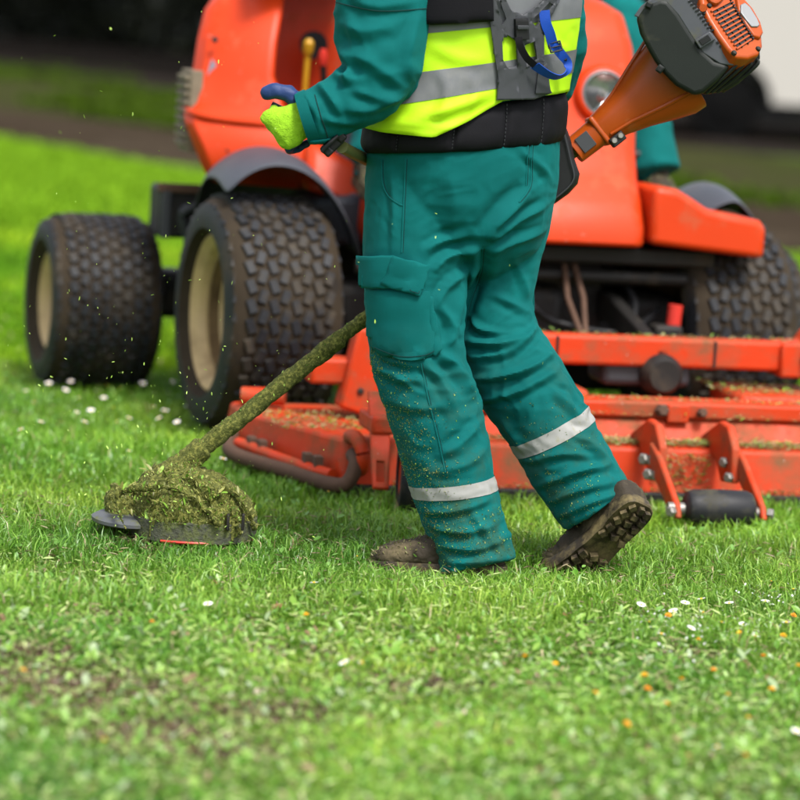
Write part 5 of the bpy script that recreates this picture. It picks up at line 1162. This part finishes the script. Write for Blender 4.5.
bm = bmesh.new(); add_box(bm, TA+(TBp-TA)*.70, (.06, .05, .05), Matrix((ud, wd, vd)).transposed()); tp(bm_obj('handle_clamp', bm, M['black'], bevel=.006))
# clutch housing
bm = bmesh.new(); R = []
for u, hv, hw_, cv in ((-2, 14, .030, 0), (30, 15, .032, 0), (34, 17, .036, 0), (52, 20, .042, -1), (75, 27, .055, -2), (100, 37, .068, -3), (118, 43, .078, -4), (130, 44, .080, -4)):
    R.append([E3(u-3*math.sin(a)*0, cv, 0)+vd*(hv*UE*abs(math.cos(a))**.72*(1 if math.cos(a) > 0 else -1))+wd*(hw_*abs(math.sin(a))**.72*(1 if math.sin(a) > 0 else -1)) for a in np.linspace(0, 2*math.pi, 40, endpoint=False)])
add_ring_loft(bm, R); ch = tp(bm_obj('clutch_housing', bm, M['orange_plastic'], bevel=.002, auto=40))
def ebox(name, u0, u1, v0, v1, w0, w1, mat, bevel=.006, seg=3, parent=None, shear=0):
    bm = bmesh.new(); pts = []
    for w in (w0, w1):
        for u, v in ((u0, v0), (u1, v0), (u1, v1), (u0, v1)): pts.append(E3(u+shear*(v-v0), v, w))
    add_hex(bm, pts); o = bm_obj(name, bm, mat, bevel=bevel, seg=seg)
    if parent is None: return tp(o)
    o.parent = parent; return o
ebox('housing_collar', 27, 33, -17, 17, -.036, .036, M['orange_plastic'])
ebox('warning_sticker', 4, 19, -8, 9, .028, .0335, M['mid_grey'], bevel=.001)
ebox('housing_bolt_pad', 30, 46, -22, -12, .018, .046, M['black'], bevel=.003)
for u in (34, 42):
    bm = bmesh.new(); add_lathe(bm, [(0, .006), (.006, .006), (.008, .003), (.008, -.002)], 10, axis_m(E3(u, -16, .046), wd)); tp(bm_obj('housing_screw', bm, M['steel']))
# air filter cover, grey rim, starter cover with slotted grille: outlines drawn on their own faces
def pprism(name, poly, Y0, Y1, mat, bevel=.004, seg=3, sc=1.0, parent=None, auto=35):
    bm = bmesh.new(); cx = sum(p[0] for p in poly)/len(poly); cy = sum(p[1] for p in poly)/len(poly)
    A_ = [at(x, y, Y0) for x, y in poly]; B_ = [at(cx+(x-cx)*sc, cy+(y-cy)*sc, Y1) for x, y in poly]
    add_ring_loft(bm, [A_, B_]); o = bm_obj(name, bm, mat, bevel=bevel, seg=seg, auto=auto)
    if parent is None: return tp(o)
    o.parent = parent; return o
YE = .30
face = [(636, 17), (642, 8), (649, 3), (660, -1), (668, 0), (679, 13), (691, 32), (704, 51), (715, 61), (731, 66), (718, 81), (704, 93), (694, 96), (676, 86), (664, 74), (655, 62), (647, 48), (640, 34)]
ac = pprism('air_filter_cover', face, YE-.115, YE+.02, M['airbox'], bevel=.012, seg=4)
rimp = [(634, 16), (641, 6), (649, 0), (662, -6), (687, -3), (700, 11), (713, 34), (724, 49), (735, 61), (733, 66), (720, 64), (703, 53), (690, 34), (678, 15), (667, 3), (650, 6), (640, 18)]
pprism('cover_rim', rimp, YE-.112, YE+.03, M['rimgrey'], bevel=.003)
for (x, y), w, h, rot in (((705, 40), 18, 10, -32), ((649, 5), 7, 7, 25), ((660, 69), 7, 8, 35)):
    c_, s_ = math.cos(rad(rot)), math.sin(rad(rot)); R_ = lambda k: [(x+(dx*c_-dy*s_)*k, y+(dx*s_+dy*c_)*k) for dx, dy in ((-w/2, -h/2), (w/2, -h/2), (w/2, h/2), (-w/2, h/2))]
    cl = pprism('cover_clip', R_(1), YE-.125, YE-.09, M['rimgrey'] if w > 10 else M['airbox'], bevel=.003); pprism('clip_slot', R_(.62), YE-.1275, YE-.12, M['black'], bevel=.001, parent=cl)
for k in range(10):
    x, y = 688+2.35*k, 1+3.15*k+.02*k*k; pprism('vent_slot', [(x, y), (x+4.2, y-2.2), (x+5.2, y-.7), (x+1, y+1.5)], YE-.1145, YE-.10, M['black'], bevel=.0004)
for k in range(2): x, y = 716+3.2*k, 42+3.6*k; pprism('vent_slot', [(x, y), (x+2, y-1), (x+3.4, y+1), (x+1.4, y+2)], YE-.1145, YE-.10, M['black'], bevel=.0004)
# underside: dark body with cooling ribs
pprism('engine_body', [(640, 14), (700, -8), (758, 30), (760, 58), (757, 66), (738, 84), (726, 91), (704, 95), (664, 72)], YE-.06, YE+.10, M['black'], bevel=.01)
for k in range(4):
    bm = bmesh.new(); dx = 7.2*k; add_tube(bm, [at(x, y, Y) for x, y, Y in spline([(735+dx, 61-.6*k, YE-.09+.012*k), (736+dx, 65-.4*k, YE-.10+.012*k), (726+dx*.9, 75, YE-.10+.014*k), (706+dx*.75, 93-.5*k, YE-.085+.014*k)], 5)], .0048, 8, up=YAX); tp(bm_obj('cooling_rib', bm, M['airbox']))
# starter cover
SA = (Vector((0, -1, 0))*.80+ud*.50+UP*.25).normalized(); SP = at(728, 30, YE-.085)
def onpl(x, y, h=0.):
    d_ = FW + CR*((x-400)/FPX) + CU*((400-y)/FPX); q_ = SP+SA*h; return CAM_POS+d_*((q_-CAM_POS).dot(SA)/d_.dot(SA))
def plate_on(name, poly, h0, h1, mat, bevel=.003, parent=None, sc=1.0, seg=3):
    cx = sum(p[0] for p in poly)/len(poly); cy = sum(p[1] for p in poly)/len(poly)
    bm = bmesh.new(); add_ring_loft(bm, [[onpl(x, y)+SA*h0 for x, y in poly], [onpl(cx+(x-cx)*sc, cy+(y-cy)*sc)+SA*h1 for x, y in poly]])
    o = bm_obj(name, bm, mat, bevel=bevel, seg=seg)
    if parent is None: return tp(o)
    o.parent = parent; return o
st = plate_on('starter_cover', [(697, -14), (699, 6), (706, 20), (716, 36), (726, 50), (735, 60), (748, 61), (759, 57), (763, 48), (762, 36), (757, 22), (749, 8), (738, -4), (722, -14)], -.10, .006, M['orange_plastic'], bevel=.008, sc=.96)
plate_on('grille_recess', [(711, 12), (729, 2), (734, 10), (741, 24), (753, 41), (737, 50), (727, 38), (718, 25)], .002, .0075, M['black'], bevel=.001, parent=st)
for k in range(11):
    a0, a1 = onpl(711+2.55*k, 11.5+3.75*k, .0085), onpl(729.5+2.35*k-.02*k*k, 2+3.75*k, .0085); bm = bmesh.new(); ribbon(bm, [a0, a1], .0042, .006, SA); bm_obj('grille_bar', bm, M['orange_plastic'], st)
for u_ in (.33, .68):
    bm = bmesh.new(); ribbon(bm, [onpl(711+18*u_, 12-10*u_, .009), onpl(737+17*u_, 50-9*u_, .009)], .003, .004, SA); bm_obj('grille_bar', bm, M['airbox'], st)
plate_on('starter_dome', [(733, -2), (741, 1), (750, 11), (758, 25), (761, 36), (758, 42), (751, 40), (742, 27), (735, 13)], .004, .016, M['orange_plastic'], bevel=.004, sc=.94, parent=st)
plate_on('starter_badge', [(737, 9), (741, 7), (746, 11), (753, 22), (756, 29), (754, 31), (748, 31), (743, 25), (737, 17)], .014, .0205, M['silver'], bevel=.002, parent=st)
for k in range(16):
    q_ = k/15; x, y = 731+22*q_**.9, 0+38*q_; dx = -1.5*math.sin(math.pi*q_); c0 = onpl(x+dx, y, .0125); bm = bmesh.new(); add_lathe(bm, [(0, .002), (.0028, .002), (.0028, -.004)], 6, axis_m(c0, SA)); bm_obj('vent_hole', bm, M['black'], st)
for k in range(14):
    q_ = k/13; c0 = onpl(744+15.5*q_**.8, 2+34*q_, .0135); bm = bmesh.new(); add_lathe(bm, [(0, .002), (.0026, .002), (.0026, -.004)], 6, axis_m(c0, SA)); bm_obj('vent_hole', bm, M['black'], st)
for x, y in ((734, 53), (758, 49), (709, 6), (703, 13)):
    bm = bmesh.new(); add_lathe(bm, [(0, .005), (.005, .005), (.007, .002), (.007, -.003)], 10, axis_m(onpl(x, y, .006), SA)); bm_obj('cover_screw', bm, M['dark_metal'], st)
bm = bmesh.new(); add_tube(bm, [onpl(703, 8, .004), onpl(703, 8, .02)], [.011, .009], 14); bm_obj('screw_boss', bm, M['orange_plastic'], st)
bm = bmesh.new(); add_tube(bm, [onpl(x, y, .012) for x, y in spline([(708, -6), (714, 3), (722, -4)], 4)], .008, 10); bm_obj('starter_handle', bm, M['orange_plastic'], st)
# moulded edge along the clutch housing
bm = bmesh.new(); add_tube(bm, [E3(u_, v_, w_) for u_, v_, w_ in ((36, -9, .036), (60, -12, .046), (95, -20, .064), (135, -27, .078))], [.004, .005, .006, .006], 8); tp(bm_obj('moulded_ridge', bm, M['orange_plastic']))
bm = bmesh.new(); add_tube(bm, [E3(u_, v_, w_) for u_, v_, w_ in ((34, 15, .012), (60, 20, .018), (90, 31, .022), (122, 42, .025))], [.003, .004, .0045, .0045], 8); tp(bm_obj('moulded_ridge', bm, M['orange_plastic']))

# cutting head: gear housing, guard and string head, all caked with pulp
gx, gy = at(185, 520, .13).x, .13
bm = bmesh.new(); R = []
hub = at(160, 482, .13)
ga = np.linspace(0, 2*math.pi, 56, endpoint=False)
def gr(cx, cy, rx0, rx1, ry, z): return [Vector((cx+(rx1 if math.cos(a) > 0 else rx0)*abs(math.cos(a))**.85*(1 if math.cos(a) > 0 else -1), cy+ry*abs(math.sin(a))**.85*(1 if math.sin(a) > 0 else -1), z)) for a in ga]
gX = at(188, 530, .13).x
z0 = .045
for z_, rx0, rx1, ry, dx in ((z0, .135, .165, .155, 0), (z0+.03, .137, .165, .155, 0), (z0+.06, .132, .155, .148, 0), (z0+.09, .122, .13, .128, -.004), (z0+.115, .105, .095, .095, -.012), (z0+.135, .075, .055, .06, -.022), (z0+.15, .04, .03, .035, -.03)):
    R.append(gr(gX+dx, gy, rx0, rx1, ry, z_))
add_ring_loft(bm, R)
add_tube(bm, [TA+ud*.09, TA, at(150, 486, .13), at(138, 496, .13)], [.026, .033, .036, .026], 18)
for rp in ([(117, 494, .03), (140, 488, .0), (170, 487, -.005), (190, 496, -.015), (208, 512, -.025), (220, 527, -.03)], [(117, 494, .03), (119, 512, .0), (126, 530, -.02)], [(206, 486, .06), (232, 492, .04), (248, 512, .03), (254, 530, .05)]): add_tube(bm, [at(*p_) for p_ in spline(rp, 4)], .0055, 10, up=YAX)
add_tube(bm, [at(215, 462+30, .06), at(228, 512, .03), at(236, 536, .02)], [.012, .014, .014], 10)
add_tube(bm, [at(185, 474, .07), at(205, 485, .03), at(215, 500, .01)], [.012, .02, .02], 12)
gme = remesh(bm, .004, 3); v, n = get_vn(gme)
d = .0045*fbm(v*18, 2)+.0035*fbm(v*75, 3)+.004*np.maximum(0, fbm(v*140, 2)); set_v(gme, v+n*d[:, None])
GU = tp(link('guard', gme, M['caked'], auto=180)); GB = bvh_of(gme)
rimm = simple('grimy_guard_rim', (.050, .054, .036, 1), .8, var=.4, vs=30, dirt=(.085, .10, .03, 1), dirt_amt=(.44, .62), dirt_s=34, bump=1., bs=120, bd=.004)
bm = bmesh.new(); c_ = gr(gX, gy, .141, .171, .161, 0)
ins = gr(gX, gy, .132, .160, .15, 0)
A = [[bm.verts.new(p+Vector((0, 0, z_))) for p in q] for q, z_ in ((c_, .022), (c_, .070), (ins, .075), (ins, .022))]
for i in range(4):
    for k in range(len(ga)): bm.faces.new((A[i][k], A[i][(k+1) % len(ga)], A[(i+1) % 4][(k+1) % len(ga)], A[(i+1) % 4][k]))
rm = tp(bm_obj('guard_rim', bm, rimm, auto=50))
for px_ in (150, 178, 207, 232):
    p = at(px_, 538, -.02); bm = bmesh.new(); add_box(bm, Vector((p.x, gy-.155+abs(px_-185)*.0006, .055)), (.008, .012, .05)); bm_obj('guard_rib', bm, M['caked'], rm, bevel=.002)
bm = bmesh.new(); add_lathe(bm, [(0, .02), (.05, .016), (.078, .012), (.092, .004), (.092, -.004), (.085, -.008), (0, -.012)], 40, axis_m((at(128, 530, .10).x, .10, .052), (.03, -.04, 1))); tp(bm_obj('string_head', bm, simple('grey_head_plastic', (.075, .08, .085, 1), .5, var=.3, dirt=(.09, .10, .035, 1), dirt_amt=(.5, .66), dirt_s=30)))
bm = bmesh.new(); add_tube(bm, [at(122, 526, .10), at(120, 500, .12), at(124, 488, .13)], [.045, .040, .03], 20); hm = remesh(bm, .004, 3); v, n = get_vn(hm); set_v(hm, v+n*(.006*fbm(v*40, 3)+.004*fbm(v*100, 2))[:, None]); tp(link('gear_housing', hm, M['caked'], auto=180)); HB = bvh_of(hm)
bm = bmesh.new(); add_tube(bm, [Vector((gX+.172*math.cos(a), gy+.162*math.sin(a), .024)) for a in np.linspace(-1.9, -.25, 16)], .0035, 6); bm_obj('guard_edge_trim', bm, M['red'], rm)
for px_ in (228, 243): bm = bmesh.new(); add_box(bm, at(px_, 522, -.015), (.007, .02, .04)); bm_obj('guard_slot', bm, M['dark_metal'], rm, bevel=.002)
bm = bmesh.new(); add_box(bm, at(230, 550, .04), (.012, .01, .03)); tp(bm_obj('line_cutter', bm, M['rust'], bevel=.002))
def cake(name, bvh, regs, size):
    P = []
    for x0, y0, x1, y1, n_ in regs:
        for _ in range(n_):
            p = at(x0+(x1-x0)*random.random(), y0+(y1-y0)*random.random(), .1); h = bvh.ray_cast(Vector((p.x, -1.5, p.z)), YAX)
            if h[0] is not None: P.append(h[0]+h[1]*.002)
    P = np.array([tuple(p) for p in P]); o = litter(name, P, size[0]+(size[1]-size[0])*RNG.random(len(P)), None, lo=(.10, .11, .022), hi=(.30, .30, .08), green=.25, glo=(.12, .26, .02), ghi=(.28, .46, .06), tilt=1.4, slim=.35)
    return tp(o)
cake('caked_clippings', GB, [(100, 462, 258, 545, 3600)], (.004, .011)); cake('loose_blades', GB, [(100, 470, 258, 548, 520)], (.012, .028)); cake('caked_clippings', SB, [(165, 300, 375, 480, 5200)], (.003, .009)); cake('caked_clippings', HB, [(95, 480, 140, 530, 500)], (.004, .010))

# clippings flying off the string, thickest round the head
n = 260; a = RNG.random(n); P = []
while len(P) < 460:
    k = random.random()
    if k < .55: x, y, Y = random.gauss(150, 70), random.gauss(470, 60), random.gauss(.0, .15)
    elif k < .85: x, y, Y = random.gauss(150, 100), random.gauss(380, 90), random.gauss(0, .25)
    else: x, y, Y = random.uniform(0, 560), random.uniform(10, 420), random.gauss(0, .3)
    if y > 545 or x < -20: continue
    p = at(x, y, Y)
    if .02 < p.z: P.append(tuple(p))
o = leaf_mesh('flying_clippings', np.array(P), .003+.009*RNG.random(len(P))**2, rgbn(len(P), (.30, .50, .05), (.50, .70, .16)), M['clip'], 3.0, .3); tag(o, 'tiny bits of cut grass flying up around the trimmer head', 'clippings', kind='stuff')

# ------------------------------------------------------------------ the mower driver (legs show beside the cowl)
bm = bmesh.new()
def W(s, f, z):
    c, s_ = math.cos(rad(13)), math.sin(rad(13)); return Vector((.29+c*s+s_*f, 2.30+s_*s-c*f, z))
hipc = W(0, -.70, 1.20)
body = bmesh.new()
for s in (1, -1):
    hp_, kn, an = W(.12*s, -.66, 1.18), W(.36*s+.01, -.12, 1.335), W(.445*s, .09, .875)
    add_tube(bm, [hp_, (hp_+kn)/2, kn], [.115, .10, .085], 24); add_tube(bm, [kn, (kn+an)/2, an, an-UP*.05], [.085, .085, .086, .09], 24); add_ball(bm, kn, .088)
    add_tube(body, [hp_, kn, an-UP*.03], [.07, .05, .04], 14)
add_ball(bm, hipc, .17, (1.15, .9, .75))
dt = remesh(bm, .008, 5); v, n = get_vn(dt); d = .007*fbm(v*8, 2)+.005*(1-2*np.abs(vnoise(v*np.array([[9., 9., 16.]])+5))); set_v(dt, v+n*d[:, None])
tz = [hipc, W(0, -.76, 1.45), W(0, -.76, 1.70), W(0, -.74, 1.78)]
add_tube(body, tz+[W(0, -.73, 1.88)], [.11, .12, .13, .06, .055], 18); hd2 = W(0, -.70, 1.98)
add_ball(body, hd2, .1, (.8, 1.0, 1.22)); add_ball(body, hd2+(W(0, .1, 0)-W(0, 0, 0))*1.0-Vector((0, 0, .01)), .016)
for s in (1, -1): add_tube(body, [W(.19*s, -.75, 1.68), W(.27*s, -.5, 1.48), W(.15*s, -.22, 1.50)], [.055, .045, .035], 12)
bdm = remesh(body, .01, 4); DR = W(0, -.7, 1.0); vv, _ = get_vn(bdm); set_v(bdm, vv-np.array(DR))
DRV = link('person', bdm, M['skin']); DRV.location = DR; tag(DRV, 'driver in teal trousers seated on the orange mower behind the cowl', 'person')
def dpart(o): o.parent = DRV; o.location = o.location-DR; return o
dpart(link('trousers', dt, M['teal'], auto=180))
bm = bmesh.new(); add_tube(bm, [W(0, -.72, 1.12), W(0, -.76, 1.45), W(0, -.76, 1.68), W(0, -.75, 1.76)], [.19, .20, .20, .09], 28)
for s in (1, -1): add_tube(bm, [W(.17*s, -.75, 1.69), W(.28*s, -.5, 1.47), W(.17*s, -.26, 1.50)], [.085, .07, .055], 18)
dj = remesh(bm, .01, 5); v, n = get_vn(dj); set_v(dj, v+n*(.006*fbm(v*9, 3))[:, None]); dpart(link('jacket', dj, M['teal'], auto=180))
bm = bmesh.new(); add_ball(bm, hd2+UP*.03, .107, (.85, 1.0, 1.12)); bmesh.ops.bisect_plane(bm, geom=bm.verts[:]+bm.edges[:]+bm.faces[:], plane_co=hd2+UP*.03, plane_no=(0, 0, -1), clear_outer=True); dpart(bm_obj('hair', bm, M['hair']))
for s in (1, -1):
    bb = make_boot('boot'); f0 = W(.455*s, .07, .0); yaw = math.atan2(-math.cos(rad(13)), -math.sin(rad(13)))
    pose_boot(bb, Vector((f0.x, f0.y, .775)), yaw, rad(6), 0, DRV)
    bm = bmesh.new(); h0 = W(.15*s, -.22, 1.50)
    add_ball(bm, h0, .042, (1, .8, .9))
    for k in range(4): add_tube(bm, [h0+Vector((-.02+.016*k, -.02, .02)), h0+Vector((-.02+.016*k, -.055, .02)), h0+Vector((-.02+.016*k, -.06, -.02))], .010, 8)
    add_tube(bm, [h0+Vector((-.03*s, 0, .0)), h0+Vector((-.05*s, -.03, .01)), h0+Vector((-.04*s, -.055, .01))], .012, 8)
    dpart(link('glove', remesh(bm, .005, 3), M['glove_blue'], auto=180))
